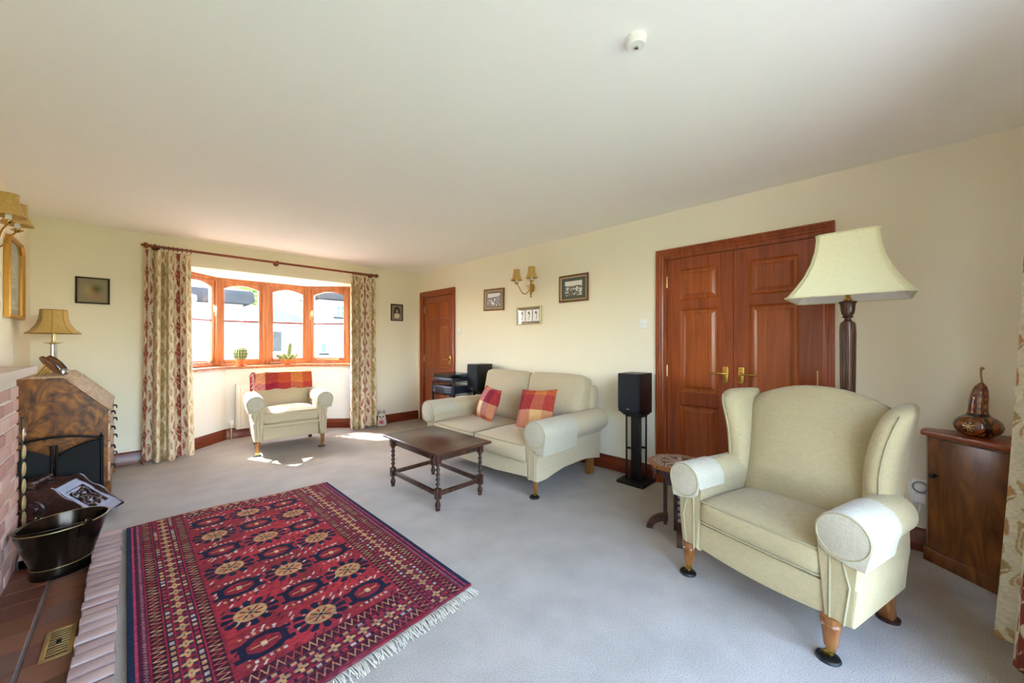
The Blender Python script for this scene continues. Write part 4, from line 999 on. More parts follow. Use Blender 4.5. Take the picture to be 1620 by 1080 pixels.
# ------------------------------------------------------------------ wall lights, switches, socket, ceiling rose
def sconce(label, loc, rz):
    t = thing('wall_light', label, 'wall light', loc, rz, 'twin brass wall lights')
    b = new(); lathe(b, [(0, 0), (.034, 0), (.032, .008), (.02, .014), (.014, .03), (0, .034)], 22, Matrix.Rotation(PI / 2, 4, 'X'), 1, 1.5)
    lathe(b, [(0, -.12), (.006, -.115), (.010, -.10), (.004, -.09), (.013, -.075), (.016, -.05), (.008, -.03), (.012, 0), (.012, .04), (.006, .05), (.010, .06), (0, .068)], 16, T(0, -.03, 0)); obj('backplate', b, 'brass', t)
    for s in (-1, 1):
        b = new(); pts = []
        for i in range(17):
            q = i / 16; pts.append((s * (.012 + .105 * q), -.03 - .12 * q, -.01 - .065 * math.sin(PI * min(1, q * 1.25)) + .055 * max(0, q - .72) / .28))
        tube(b, pts, .005, 8)
        tube(b, [(s * (.03 + .018 * math.cos(a)), -.05, .012 + .018 * math.sin(a)) for a in [2 * PI * i / 14 for i in range(12)]], .003, 6)
        A = obj('arm', b, 'brass', t); Mx = T(s * .117, -.15, pts[-1][2])
        b = new(); lathe(b, [(0, -.008), (.010, -.006), (.026, .006), (.027, .01), (.014, .010), (.012, .02), (0, .02)], 20, Mx); obj('drip_pan', b, 'brass', A)
        b = new(); lathe(b, [(0, .015), (.0125, .015), (.0125, .075), (0, .075)], 16, Mx); obj('candle_tube', b, 'white', A)
        b = new(); n = 24; pr = [(.066, .040), (.056, .062), (.046, .09), (.040, .125), (.038, .165)]
        rings = [[Mx @ Vector((r * (1 + .018 * abs(math.cos(3 * a))) * math.cos(a), r * (1 + .018 * abs(math.cos(3 * a))) * math.sin(a), z)) for a in [2 * PI * i / n for i in range(n)]] for r, z in pr + [(r - .002, z) for r, z in pr[::-1]]]
        loft(b, rings, cap=False, loop=True); SH = obj('lamp_shade', b, 'shadeg', A)
        b = new(); tube(b, [Mx @ Vector((.067 * math.cos(a), .067 * math.sin(a), .040)) for a in [2 * PI * i / 24 for i in range(24)]], .002, 5, True); tube(b, [Mx @ Vector((.039 * math.cos(a), .039 * math.sin(a), .165)) for a in [2 * PI * i / 20 for i in range(20)]], .002, 5, True); obj('braid', b, 'shadeg', SH)
sconce('twin brass wall light with gold shades above the three print frame', (XR, 2.925, 1.895), RW)
sconce('twin brass wall light with gold shades over the mantel shelf', (XL, 3.675, 1.885), PI / 2)
def switch(label, y, z):
    t = thing('light_switch', label, 'light switch', (XR, y, z), RW, 'white light switches')
    b = new(); box(b, -.043, .043, -.009, 0, -.043, .043, .003); obj('plate', b, 'white', t)
    b = new(); box(b, -.010, .010, -.013, -.008, -.016, .016, .002, 2, Matrix.Rotation(.1, 4, 'X')); obj('rocker', b, 'white', t)
    for s in (-1, 1): b = new(); lathe(b, [(0, 0), (.004, 0), (.003, .002), (0, .002)], 10, T(s * .03, -.009, 0) @ Matrix.Rotation(PI / 2, 4, 'X')); obj('screw', b, 'grey', t)
switch('white light switch beside the wide double doors', 1.556, 1.42); switch('white light switch beside the single corner door', 4.325, 1.41)
so = thing('wall_socket', 'white double wall socket with a plug in timer near the corner cabinet', 'socket', (XR, -.20, .365), RW)
b = new(); box(b, -.075, .075, -.010, 0, -.043, .043, .003); obj('plate', b, 'white', so)
pt = thing('plug_timer', 'round dial plug timer in the wall socket', 'timer', (XR - .010, -.168, .365), RW)
b = new(); box(b, -.036, .036, -.045, 0, -.07, .065, .006); obj('case', b, 'white', pt)
b = new(); tube(b, [(.030 * math.cos(a), -.047, .028 + .030 * math.sin(a)) for a in [2 * PI * i / 30 for i in range(30)]], .0045, 8, True); tag(obj('dial_ring', b, 'grey', pt), 'grey dial ring')
b = new(); lathe(b, [(0, 0), (.022, 0), (.020, .006), (0, .006)], 26, T(0, -.045, .028) @ Matrix.Rotation(PI / 2, 4, 'X')); obj('dial', b, 'white', pt)
pg = thing('lamp_plug', 'white plug and flex in the dial timer', 'plug', (XR - .056, -.168, .335), RW)
b = new(); box(b, -.024, .024, -.035, 0, -.028, .022, .008, 3); obj('plug_body', b, 'white', pg)
b = new(); tube(b, [(0, -.02, -.028), (.0, -.02, -.06), (-.012, -.016, -.10), (-.045, -.01, -.15), (-.09, -.004, -.19), (-.15, 0, -.24), (-.21, .0, -.29), (-.25, 0, -.33)], .0035, 8); obj('flex', b, 'white', pg)
cr = thing('ceiling_rose', 'small white round fitting on the ceiling', 'ceiling rose', (1.331, .654, ZC - .032))
b = new(); lathe(b, [(0, 0), (.030, 0), (.035, .004), (.038, .03), (.038, .032), (0, .032)], 32); obj('body', b, 'white', cr)
b = new(); lathe(b, [(.004, 0), (.0075, -.006), (.0075, -.009), (.003, -.010)], 16); obj('hook_collar', b, 'chrome', cr)

# ------------------------------------------------------------------ floor lamp, corner cabinet, gourd
fl = thing('floor_lamp', 'dark fluted floor lamp with a large cream shade behind the wing armchair', 'floor lamp', (2.80, .128, 0))
b = new(); lathe(b, [(0, 0), (.165, 0), (.17, .012), (.168, .03), (.15, .042), (.10, .055), (.06, .075), (.04, .10), (.036, .13), (0, .13)], 36); obj('base', b, 'lampwood', fl)
b = new(); seg = 48; rings = []
for r, z in [(.030, .12), (.036, .14), (.030, .17), (.026, .30), (.030, .7), (.034, 1.1), (.036, 1.30), (.034, 1.345), (.028, 1.36)]:
    fl_ = .10 if .2 < z < 1.35 else 0
    rings.append([Vector((r * (1 - fl_ * abs(math.sin(6 * a))) * math.cos(a), r * (1 - fl_ * abs(math.sin(6 * a))) * math.sin(a), z)) for a in [2 * PI * i / seg for i in range(seg)]])
loft(b, rings); obj('fluted_column', b, 'lampwood', fl)
b = new(); rings = []
for r, z in [(.014, 1.355), (.022, 1.362), (.014, 1.372), (.015, 1.38), (.026, 1.387), (.020, 1.395), (.028, 1.405), (.032, 1.43), (.034, 1.455), (.040, 1.468), (.038, 1.474), (.02, 1.472)]:
    q = .08 if 1.4 < z < 1.46 else 0
    rings.append([Vector((r * (1 - q * abs(math.sin(5 * a))) * math.cos(a), r * (1 - q * abs(math.sin(5 * a))) * math.sin(a), z)) for a in [2 * PI * i / 40 for i in range(40)]])
loft(b, rings); obj('cup', b, 'lampwood', fl)
b = new(); lathe(b, [(0, 1.47), (.016, 1.47), (.02, 1.485), (.012, 1.49), (.012, 1.52), (.016, 1.525), (.016, 1.56), (0, 1.56)], 18); tube(b, [(0, 0, 1.55), (.0, 0, 1.80)], .004); obj('bulb_holder', b, 'brass', fl)
def sq(r, z, n=8, c=.13):
    pts = []
    for q in range(4):
        a0 = PI / 4 + q * PI / 2
        corner = Vector((math.cos(a0), math.sin(a0), 0)) * r * math.sqrt(2); nx = Vector((math.cos(a0 + PI / 2), math.sin(a0 + PI / 2), 0)) * r * math.sqrt(2)
        k = c
        A = corner + (nx - corner) * k; B = corner + (nx - corner) * (1 - k)
        # notched corner: small inward scoop
        pts += [corner * (1 - .9 * k)] if c else []
        for i in range(n + 1): pts.append(A + (B - A) * i / n)
    return [Vector((p.x, p.y, z)) for p in pts]
zs = [0, .02, .06, .12, .19, .26, .32, .345]
prof = [(.252 - (.252 - .128) * (1 - (1 - min(1, z / .345)) ** 2.1), 1.492 + z) for z in zs]
b = new(); rings = [sq(r, z, 8, .07) for r, z in prof]; rin = [[Vector((p.x * .985, p.y * .985, p.z)) for p in R_] for R_ in rings]
loft(b, rings, cap=False); SH = obj('lamp_shade', b, 'shade', fl, smooth=30)
b = new(); loft(b, rin, cap=False); tag(obj('shade_lining', b, 'shadein', SH, smooth=30), 'white lining inside the shade')
b = new()
for R_ in (rings[0], rings[-1]): tube(b, R_, .0055, 6, True)
n_ = len(rings[0]) // 4
for q in range(4):
    for off in (0, 1): tube(b, [R_[(q * n_ + off) % len(R_)] for R_ in rings], .003, 5)
obj('braid_trim', b, 'trimc', SH)

cc = thing('corner_cabinet', 'brown wooden corner cabinet with one door', 'cabinet', (0, 0, 0))
A = Vector((3.195, -.195)); B = Vector((2.868, -.562)); d_ = (B - A).normalized(); nn = Vector((d_.y, -d_.x))  # nn points into the room
if nn.x > 0: nn = -nn
def cpoly(o): return [(3.285, A.y + o * .3), (A.x + nn.x * o - d_.x * o, A.y + nn.y * o - d_.y * o), (B.x + nn.x * o + d_.x * 0, max(-.565, B.y + nn.y * o)), (B.x, -.568), (3.285, -.568)]
b = new(); prism(b, cpoly(0), 'xy', .07, .715); obj('carcass', b, 'cabwood', cc)
b = new(); prism(b, cpoly(.012), 'xy', 0, .075, .004); obj('plinth', b, 'cabwood', cc)
b = new(); prism(b, cpoly(.020), 'xy', .715, .745, .006); obj('top_board', b, 'mahogh', cc)
Mc = Matrix(((d_.x, -nn.x, 0, A.x), (d_.y, -nn.y, 0, A.y), (0, 0, 1, 0), (0, 0, 0, 1)))
Lc = (B - A).length
b = new(); box(b, .018, Lc - .01, -.012, .0, .085, .705, .003, 2, Mc); D_ = obj('door', b, 'cabwood', cc)
b = new(); lathe(b, [(0, 0), (.006, 0), (.006, .012), (.014, .02), (.013, .03), (0, .034)], 18, Mc @ T(.05, -.012, .50) @ Matrix.Rotation(PI / 2, 4, 'X')); tag(obj('knob', b, 'iron', D_), 'dark round knob')
gd = thing('decorated_gourd', 'lacquered brown decorated gourd on the corner cabinet', 'ornament', (3.165, -.372, .745), .3)
gp = [(0, .0), (.055, .0), (.085, .012), (.105, .035), (.112, .055), (.104, .08), (.080, .10), (.055, .112), (.046, .13), (.044, .17), (.042, .21), (.036, .245), (.025, .27), (.010, .284), (0, .287)]
zz = np.linspace(0, 1, len(gp)); gr = np.array([p[0] for p in gp]) * .80; gz = np.array([p[1] for p in gp])
def gpos(U, V):
    r = np.interp(V, zz, gr) ; z = np.interp(V, zz, gz); a = U * 2 * PI; return r * np.cos(a) + .02 * np.clip((z - .1) / .19, 0, 1) * 0, r * np.sin(a) - .015 * np.clip((z - .1) / .19, 0, 1) ** 2, z
def gcol(U, V):
    C = np.zeros(U.shape + (3,)); C[:] = rgb('8a4a1c'); z = np.interp(V, zz, gz)
    neck = z > .112; q = (np.floor(U * 10) + np.floor((z - .11) * 28)) % 2; paint(C, neck, '5a2410'); paint(C, neck & (q < 1), '7a3a18'); fr = np.sqrt(((U * 10) % 1 - .5) ** 2 + (((z - .11) * 28) % 1 - .5) ** 2); paint(C, neck & (fr < .22), 'a5642e'); paint(C, neck & (fr < .10), '1e0d08')
    paint(C, (z > .108) & (z < .122), '22100a'); u4 = (U * 4) % 1 - .5; med = (~neck) & ((u4 / .40) ** 2 + ((z - .055) / .042) ** 2 < 1); ring_ = (~neck) & (np.abs((u4 / .42) ** 2 + ((z - .055) / .045) ** 2 - 1.1) < .14)
    paint(C, med, '7c3f16'); paint(C, ring_, '2a130a'); an = np.arctan2(z - .055, u4 * .14); rr = np.sqrt((u4 * .14) ** 2 + (z - .055) ** 2); paint(C, med & (rr < .016 + .018 * np.cos(3 * an) ** 2), '2a1a12'); paint(C, med & (rr < .006 + .02 * np.cos(4 * an + 1) ** 4), 'c79a62')
    paint(C, (~neck) & (np.abs(u4) > .44), '1c100c'); return C
o = gridmesh('gourd_body', 120, 120, gpos, gcol, 'gourd', gd)
b = new(); tube(b, [(0, -.015, .284), (.004, -.016, .30), (.014, -.018, .325), (.014, -.018, .35), (.004, -.016, .366), (-.010, -.014, .362)], [.006, .004, .004, .0045, .006, .007], 8); tag(obj('stalk', b, plain('dry_stalk', 'a5834e', .8), gd), 'pale curled stalk')

# ------------------------------------------------------------------ fireplace, hearth, kerb
fp = thing('brick_fireplace', 'pale red brick fireplace with a stone mantel shelf', 'fireplace', (0, 0, 0))
XF_ = -.470
def brickcol(seed): 
    def f(p):
        c = p.center; h = math.sin(round(c.x * 9) * 1.1 + round(c.y / .11) * 12.9898 + round(c.z / .0755) * 78.233 + seed) * 43758.5; h -= math.floor(h)
        cs = ['b58c80', 'be988b', 'ad8276', 'c3a295', 'b9917f']; return cs[int(h * 5) % 5]
    return f
b = new()
for y0, y1, z0, z1 in ((1.4, 1.942, -.07, 1.05), (2.962, 3.60, -.07, 1.05), (1.942, 2.962, .708, 1.05)): box(b, XL + .003, XF_ - .007, y0, y1 - .004, z0, z1)
obj('mortar', b, 'mortar', fp, smooth=0)
b = new(); box(b, XL + .003, XL + .02, 1.945, 2.96, -.056, .705); obj('fire_back', b, plain('sooty_fire_back', '2b2725', .95, var=.2), fp, smooth=0)
b = new(); random.seed(9); z = -.055; row = 0
while z < 1.0:
    h_ = min(.065, 1.05 - z); y = 3.606 - (.0 if row % 2 else .112); first = row % 2 == 0
    spans = []
    if first: spans.append((3.498, 3.606))
    yy = y
    while yy > 1.42: spans.append((max(1.4, yy - .213), yy)); yy -= .224
    for ya, yb2 in spans:
        if 1.95 < ya and yb2 < 2.95 and z < .70: continue
        if z < .70 and ya < 2.95 < yb2: ya = 2.95
        if z < .70 and ya < 1.95 < yb2: yb2 = 1.95
        j = (random.random() - .5) * .008
        box(b, XL + .05, XF_ + j, ya + .002, yb2 + (random.random() - .5) * .004, z, z + h_, .006, 2)
    z += .0755; row += 1
o = obj('brickwork', b, 'brick', fp, smooth=40); facecol(o.data, brickcol(1))
b = new(); prism(b, [(XL, 1.35), (-.41, 1.35), (-.41, 3.68), (XL, 3.68)], 'xy', 1.055, 1.105, .006); obj('mantel_shelf', b, plain('pale_stone_mantel', 'c6b3a2', .75, var=.12, nscale=8, bmp=.2, bscale=60), fp)
hs = thing('tiled_hearth', 'brown quarry tiled hearth with a brick kerb', 'hearth', (0, 0, 0))
b = new(); box(b, -.474, -.06, 1.42, 3.59, -.072, -.056); box(b, XL + .025, -.474, 1.955, 2.945, -.072, -.056); obj('grout', b, plain('hearth_grout', '6f6660', .9), hs, smooth=0)
b = new()
for i, (x0, x1) in enumerate(((-.645, -.480), (-.476, -.324), (-.312, -.164))):
    y = 3.49 if i else 2.94
    while y > (1.45 if i else 1.96): box(b, x0, x1, max(1.43 if i else 1.955, y - .149), y, -.060, -.050 + random.random() * .001, .002, 1); y -= .152
o = obj('quarry_tiles', b, 'tile', hs, smooth=30)
def tilecol(p):
    h = math.sin(round((p.center.x + .65) / .16) * 3.7 + math.floor((3.49 - p.center.y) / .152) * 12.9) * 4375.5; h -= math.floor(h); return ['74482f', '6a4030', '81523a', '6d4a3c', '7b4c34'][int(h * 5)]
facecol(o.data, tilecol)
b = new(); y = 3.605; random.seed(3)
while y > 1.44:
    box(b, -.163 - random.random() * .009, -.052 + random.random() * .007, y - .063 + random.random() * .003, y, -.07, .002 + random.random() * .006, .005, 2, rot('Z', (random.random() - .5) * 3, (-.11, y - .03, 0))); y -= .0745
for x in (-.464, -.315): box(b, x, x + .143, 3.50, 3.603, -.07, .006, .006, 2)
o = obj('kerb_bricks', b, 'brick', hs, smooth=40)
def kerbcol(p):
    h = math.sin(round(p.center.y / .0745) * 12.99) * 4375.5; h -= math.floor(h); return ['b0958e', 'ba9f96', 'a58a83', 'b39790'][int(h * 4)]
facecol(o.data, kerbcol)
b = new(); box(b, -.16, -.055, 1.44, 3.60, -.07, -.004); box(b, -.464, -.16, 3.50, 3.60, -.07, -.004); obj('kerb_mortar', b, plain('dark_kerb_mortar', '54494a', .95), hs, smooth=0)
vg = thing('brass_floor_vent', 'small brass slotted air vent set in the hearth tiles', 'vent', (-.223, 2.52, -.049))
b = new(); box(b, -.045, .045, -.118, -.100, 0, .006, .001); box(b, -.045, .045, .100, .118, 0, .006, .001); box(b, -.045, -.030, -.1, .1, 0, .006, .001); box(b, .030, .045, -.1, .1, 0, .006, .001)
for i in range(9): box(b, -.031, .031, -.084 + .0205 * i, -.076 + .0205 * i, 0, .0055, .001)
obj('grille', b, plain('worn_brass', 'b89a62', .4, .85), vg)
b = new(); box(b, -.035, .035, -.105, .105, -.001, .0005); obj('backing', b, 'rubber', vg, smooth=0)
b = new(); box(b, -.008, .008, -.012, .012, .004, .010, .002); obj('slide_knob', b, 'iron', vg)

# coal bucket
M['wornrim'] = plain('worn_rim_metal', '9a8660', .35, .9)
bk = thing('coal_bucket', 'dark bronze oval coal bucket with handle on the hearth', 'bucket', (-.280, 3.325, -.049), math.radians(40))
b = new()
po = [(.118, 0), (.122, .012), (.118, .055), (.121, .058), (.119, .062), (.150, .17), (.176, .265)]
full = po + [(.181, .270), (.181, .274), (.175, .276), (.172, .268)] + [(.146, .17), (.112, .05), (0, .05)]
lathe(b, [(0, 0)] + full, 48, None, 1.06, .88); obj('bucket_body', b, 'tin', bk, smooth=40)
b = new(); tube(b, [(1.06 * .179 * math.cos(a), .88 * .179 * math.sin(a), .274) for a in [2 * PI * i / 48 for i in range(48)]], .004, 8, True); tag(obj('rim', b, 'wornrim', bk), 'worn brass rim')
b = new(); tube(b, [(1.06 * .1205 * math.cos(a), .88 * .1205 * math.sin(a), .059) for a in [2 * PI * i / 48 for i in range(48)]], .0025, 6, True); tag(obj('foot_rim', b, 'wornrim', bk), 'worn brass foot rim')
for s in (-1, 1):
    b = new(); prism(b, [(-.035, .20), (.035, .20), (.03, .26), (.012, .292), (-.012, .292), (-.03, .26)], 'xz', s * .150, s * .158, .002, 1, rot('X', -s * 13, (0, s * .154, .25)))
    for x, z in ((-.02, .225), (.02, .225)): lathe(b, [(0, 0), (.006, 0), (.004, .005), (0, .006)], 10, T(x, s * .150, z) @ Matrix.Rotation(-s * PI / 2, 4, 'X'))
    tube(b, [(.012 * math.cos(a), s * .158, .285 + .012 * math.sin(a)) for a in [2 * PI * i / 14 for i in range(14)]], .004, 6, True); obj('handle_lug', b, 'tin', bk)
b = new(); pts = [Vector((.19 * math.sin(PI * i / 20) * 1.0, -.160 + .320 * i / 20, .283 - .012 * math.sin(PI * i / 20))) for i in range(21)]; pts = [Vector((p.x if 0 else -p.x, p.y, p.z + .012 * math.sin(PI * i / 20))) for i, p in enumerate(pts)]
tube(b, pts, [.004] * 5 + [.006] * 11 + [.004] * 5, 8); obj('bail_handle', b, 'tin', bk)

# coal box with carved lid
cb = thing('carved_coal_box', 'dark wooden coal box with a carved sloping lid', 'coal box', (-.325, 3.985, 0), math.radians(-20.4))
side = [(-.25, .0), (.13, .0), (.20, .02), (.245, .045), (.235, .065), (.20, .085), (.165, .125), (.145, .165), (.11, .20), (.075, .215), (.045, .25), (.025, .285), (.005, .30), (-.02, .298), (-.05, .285), (-.10, .292), (-.17, .302), (-.25, .30)]
for s in (-1, 1):
    b = new(); prism(b, side, 'xz', s * .150 - .009, s * .150 + .009, .003, 1); P_ = obj('side_panel', b, 'coalwood', cb)
    b = new(); lathe(b, [(.062, 0), (.07, .004), (.062, .009), (.05, .004), (.04, .003), (.03, .009), (.012, .006), (0, .010)], 30, T(-.085, s * .159, .165) @ Matrix.Rotation(-s * PI / 2, 4, 'X'))
    for k in range(8):
        a = 2 * PI * k / 8; lathe(b, [(0, 0), (.013, .001), (.010, .008), (0, .010)], 10, T(-.085 + .042 * math.cos(a), s * .159, .165 + .042 * math.sin(a)) @ Matrix.Rotation(-s * PI / 2, 4, 'X'))
    tag(obj('carved_roundel', b, 'coalwood', P_), 'carved round rosette')
b = new(); box(b, -.24, .13, -.142, .142, .012, .03); box(b, -.245, -.23, -.142, .142, .012, .28); prism(b, [(.10, .02), (.20, .025), (.215, .045), (.10, .05)], 'xz', -.142, .142); obj('box_body', b, 'coalwood', cb, smooth=0)
b = new(); box(b, -.245, -.005, -.141, .141, .262, .278, .003); obj('top_board', b, 'coalwood', cb)
p0 = Vector((-.002, 0, .272)); p1 = Vector((.228, 0, .052)); dd = (p1 - p0); ln = dd.length; ang = math.atan2(-dd.z, dd.x)
Ml = T(*p0) @ Matrix.Rotation(ang, 4, 'Y')
b = new(); yi = .094; xa, xb2 = .055, ln - .075
for x0, x1, ya, yb2 in ((0, xa, -.139, .139), (xb2, ln, -.139, .139), (xa, xb2, -.139, -yi), (xa, xb2, yi, .139)): box(b, x0, x1, ya, yb2, -.010, .008, 0, 1, Ml)
box(b, xa, xb2, -yi, yi, -.010, -.003, 0, 1, Ml)
L = obj('lid', b, 'coalwood', cb, smooth=0)
b = new(); random.seed(2)
def leafcurl(cx, cy, R, a0, turn, n=14):
    tube(b, [Ml @ Vector((cx + R * (1 - .75 * i / n) * math.cos(a0 + turn * i / n), cy + R * (1 - .75 * i / n) * math.sin(a0 + turn * i / n), .000 + .004 * math.sin(PI * i / n))) for i in range(n + 1)], [.005 + .004 * math.sin(PI * i / n) for i in range(n + 1)], 7)
mx_ = (xa + xb2) / 2
for sy in (-1, 1):
    for cx, cy, R, a0, tn in ((mx_ - .05, .05, .034, 0, 5.2), (mx_ - .012, .062, .026, 1, -4.6), (mx_ + .035, .048, .034, 2.6, -5.2), (mx_ + .06, .075, .02, 1, 4), (mx_ + .005, .025, .022, 3, 4.4), (mx_ - .065, .015, .018, 2, -4), (mx_ + .062, .018, .02, 0, 4.5)):
        leafcurl(cx, sy * cy, R, sy * a0, sy * tn)
for k in range(6): a = 2 * PI * k / 6; lathe(b, [(0, 0), (.010, .001), (.007, .007), (0, .009)], 10, Ml @ T(mx_ - .02 + .014 * math.cos(a), .014 * math.sin(a), -.002))
tag(obj('carved_panel', b, 'coalwood', L, smooth=60), 'deeply carved scrolling leaf panel')
for y in (-.09, .09): b = new(); lathe(b, [(0, .276), (.022, .276), (.022, .286), (.014, .292), (.022, .30), (.022, .308), (.014, .314), (.018, .322), (.012, .334), (0, .336)], 18, T(-.12, y, 0)); obj('handle_post', b, 'coalwood', cb)
b = new(); lathe(b, [(0, -.10), (.008, -.10), (.010, -.085), (.013, -.04), (.009, -.03), (.013, -.02), (.014, 0), (.013, .02), (.009, .03), (.013, .04), (.010, .085), (.008, .10), (0, .10)], 16, T(-.12, 0, .316) @ Matrix.Rotation(PI / 2, 4, 'X')); obj('turned_handle', b, 'coalwood', cb)

# fire screen
fs = thing('fire_screen', 'black arched wire mesh fire screen in front of the bureau side', 'fire screen', (-.405, 4.325, 0), 0)
def archz(x): return .505 + .045 * (1 - (x / .235) ** 2)
for s in (-1, 1):
    b = new(); tube(b, [(s * .235, 0, 0), (s * .235, 0, .515)], .011, 12); lathe(b, [(.011, .512), (.014, .52), (.008, .53), (0, .548)], 12, T(s * .235, 0, 0)); box(b, s * .235 - .012, s * .235 + .012, -.03, .03, 0, .012, .002); obj('end_post', b, 'iron', fs)
    b = new(); tube(b, [(s * .012, -.004, .02), (s * .012, -.004, .49)], .008, 10); obj('centre_post', b, 'iron', fs)
    b = new(); n = 14; pts = [(s * (.018 + .21 * i / n), .02) for i in range(n + 1)] + [(s * (.018 + .21 * (1 - i / n)), .40 + .095 * math.sin(PI / 2 * (1 - i / n)) ** .8) for i in range(n + 1)]
    prism(b, pts if s > 0 else pts[::-1], 'xz', -.003, .0); tag(obj('wire_mesh', b, 'mesh', fs, smooth=0), 'fine black mesh')
    b = new(); tube(b, [(s * (.018 + .21 * (1 - i / n)), -.004, .40 + .095 * math.sin(PI / 2 * (1 - i / n)) ** .8) for i in range(n + 1)], .005, 8); obj('inner_arch', b, 'iron', fs)
b = new(); tube(b, [(-.235 + .47 * i / 24, 0, archz(-.235 + .47 * i / 24)) for i in range(25)], .0085, 10); tube(b, [(-.235, 0, .025), (.235, 0, .025)], .007, 8); obj('outer_arch', b, 'iron', fs)

M['hbrass'] = plain('tarnished_brass', 'cbb987', .35, .7, var=.2, nscale=60)
# horse brasses on a leather strap
hb = thing('horse_brass_strap', 'black leather strap of horse brasses hanging on the fireplace corner', 'horse brasses', (XF_ + .012, 3.615, 0))
b = new(); box(b, -.003, .0, -.020, .020, .14, .80, .001, 1, Matrix.Rotation(.0, 4, 'Z')); lathe(b, [(0, 0), (.006, 0), (.006, .014), (0, .016)], 10, T(-.008, 0, .80) @ RY); obj('leather_strap', b, 'rubber', hb)
for i, z in enumerate((.70, .595, .495, .395, .295, .20)):
    b = new(); lathe(b, [(.012, .004), (.030, .004), (.042, .002), (.043, .006), (.034, .010), (.02, .008), (.010, .012), (0, .014)], 24, T(0, 0, z) @ RY); obj('horse_brass', b, 'hbrass' if i else 'chrome', hb)

# ------------------------------------------------------------------ bureau and the things on it
bu = thing('writing_bureau', 'burr walnut writing bureau with a sloping fall beside the fireplace', 'bureau', (0, 0, 0))
Y0, Y1 = 4.395, 5.33
b = new(); prism(b, [(-.635, .12), (-.14, .12), (-.14, .718), (-.376, .985), (-.635, .985)], 'xz', Y0, Y1, .003, 1); obj('carcass', b, 'walnut', bu, smooth=20)
b = new(); prism(b, [(-.64, .98), (-.372, .98), (-.370, .995), (-.64, .997)], 'xz', Y0 - .008, Y1 + .008, .002, 1); obj('top_board', b, 'walnutl', bu)
dS = Vector((-.14 + .376, 0, .718 - .985)).normalized(); nS = Vector((-dS.z, 0, dS.x)); s0 = Vector((-.376, 0, .985))
def sp(t_, o): p = s0 + dS * t_ + nS * o; return (p.x, p.z)
LS = (Vector((-.14, 0, .718)) - s0).length
b = new(); prism(b, [sp(.055, .001), sp(LS + .012, .001), sp(LS + .012, .016), sp(.055, .016)], 'xz', Y0 - .006, Y1 + .006, .002, 1); F_ = obj('fall_front', b, 'walnutl', bu)
b = new(); prism(b, [sp(0, .001), sp(.052, .001), sp(.052, .014), sp(.0, .010)], 'xz', Y0 - .006, Y1 + .006, .001, 1); obj('top_rail', b, 'walnutl', bu)
b = new(); prism(b, [sp(.02, .0162), sp(.05, .0162), sp(.05, .0168), sp(.02, .0168)], 'xz', 4.84, 4.87); obj('lock_plate', b, 'brass', F_)
b = new()
for z0, z1, n_ in ((.615, .70, 2), (.46, .605, 1), (.30, .45, 1), (.14, .29, 1)):
    for k in range(n_):
        ya = Y0 + .025 + (Y1 - Y0 - .05) * k / n_; yb2 = Y0 + .025 + (Y1 - Y0 - .05) * (k + 1) / n_ - (.01 if n_ > 1 else 0)
        bb = new(); box(bb, -.141, -.128, ya, yb2, z0, z1, .003); D_ = obj('drawer', bb, 'walnutl', bu)
        for q in ((.5,) if n_ > 1 else (.2, .8)):
            yc = ya + (yb2 - ya) * q; zc = (z0 + z1) / 2; bb = new(); box(bb, -.129, -.126, yc - .035, yc + .035, zc - .015, zc + .022, .001)
            for sg in (-1, 1): tube(bb, [(-.128, yc + sg * .028, zc + .008), (-.108, yc + sg * .028, zc + .008)], .004, 8)
            tube(bb, [(-.108, yc - .030, zc + .008), (-.104, yc - .026, zc - .012), (-.103, yc, zc - .018), (-.104, yc + .026, zc - .012), (-.108, yc + .030, zc + .008)], .0035, 8); tag(obj('drawer_handle', bb, 'iron', D_), 'dark swan neck handle')
b.free()
b = new(); prism(b, [(-.64, .10), (-.122, .10), (-.122, .13), (-.132, .14), (-.64, .14)], 'xz', Y0 - .012, Y1 + .012, .002, 1); obj('base_moulding', b, 'walnut', bu)
for ya, yb2 in ((Y0 - .012, Y0 + .10), (Y1 - .10, Y1 + .012)):
    b = new(); prism(b, [(-.20, .10), (-.122, .10), (-.120, .06), (-.128, .03), (-.115, .0), (-.165, .0), (-.175, .05)], 'xz', ya, ya + .09, .002, 1); obj('bracket_foot', b, 'walnut', bu)
    b = new(); box(b, -.635, -.57, ya, ya + .09, 0, .10, .003); obj('bracket_foot', b, 'walnut', bu)
dl = thing('table_lamp', 'brass column table lamp with a gold shade on the bureau', 'table lamp', (-.462, 4.90, .997))
b = new(); lathe(b, [(0, .012), (.075, .012), (.078, .02), (.070, .028), (.045, .036), (.028, .05), (.022, .07), (0, .07)], 6, Matrix.Rotation(.3, 4, 'Z'))
for k in range(6): a = 2 * PI * k / 6 + .3; box(b, .06, .082, -.012, .012, 0, .022, .003, 2, Matrix.Rotation(a, 4, 'Z'))
obj('base', b, 'palebrass', dl, smooth=20)
b = new(); rings = [[Vector((r * (1 - .08 * abs(math.sin(5 * a))) * math.cos(a), r * (1 - .08 * abs(math.sin(5 * a))) * math.sin(a), z)) for a in [2 * PI * i / 40 for i in range(40)]] for r, z in ((.020, .06), (.020, .09), (.018, .235), (.022, .24))]; loft(b, rings); obj('reeded_column', b, 'chrome', dl)
b = new(); lathe(b, [(0, .238), (.02, .238), (.052, .246), (.053, .25), (.016, .252), (.014, .262), (.0125, .262), (.0125, .36), (0, .36)], 24); obj('drip_pan', b, 'palebrass', dl)
b = new(); n = 48; pr = [(.152, .325), (.118, .355), (.092, .40), (.078, .45), (.073, .52)]
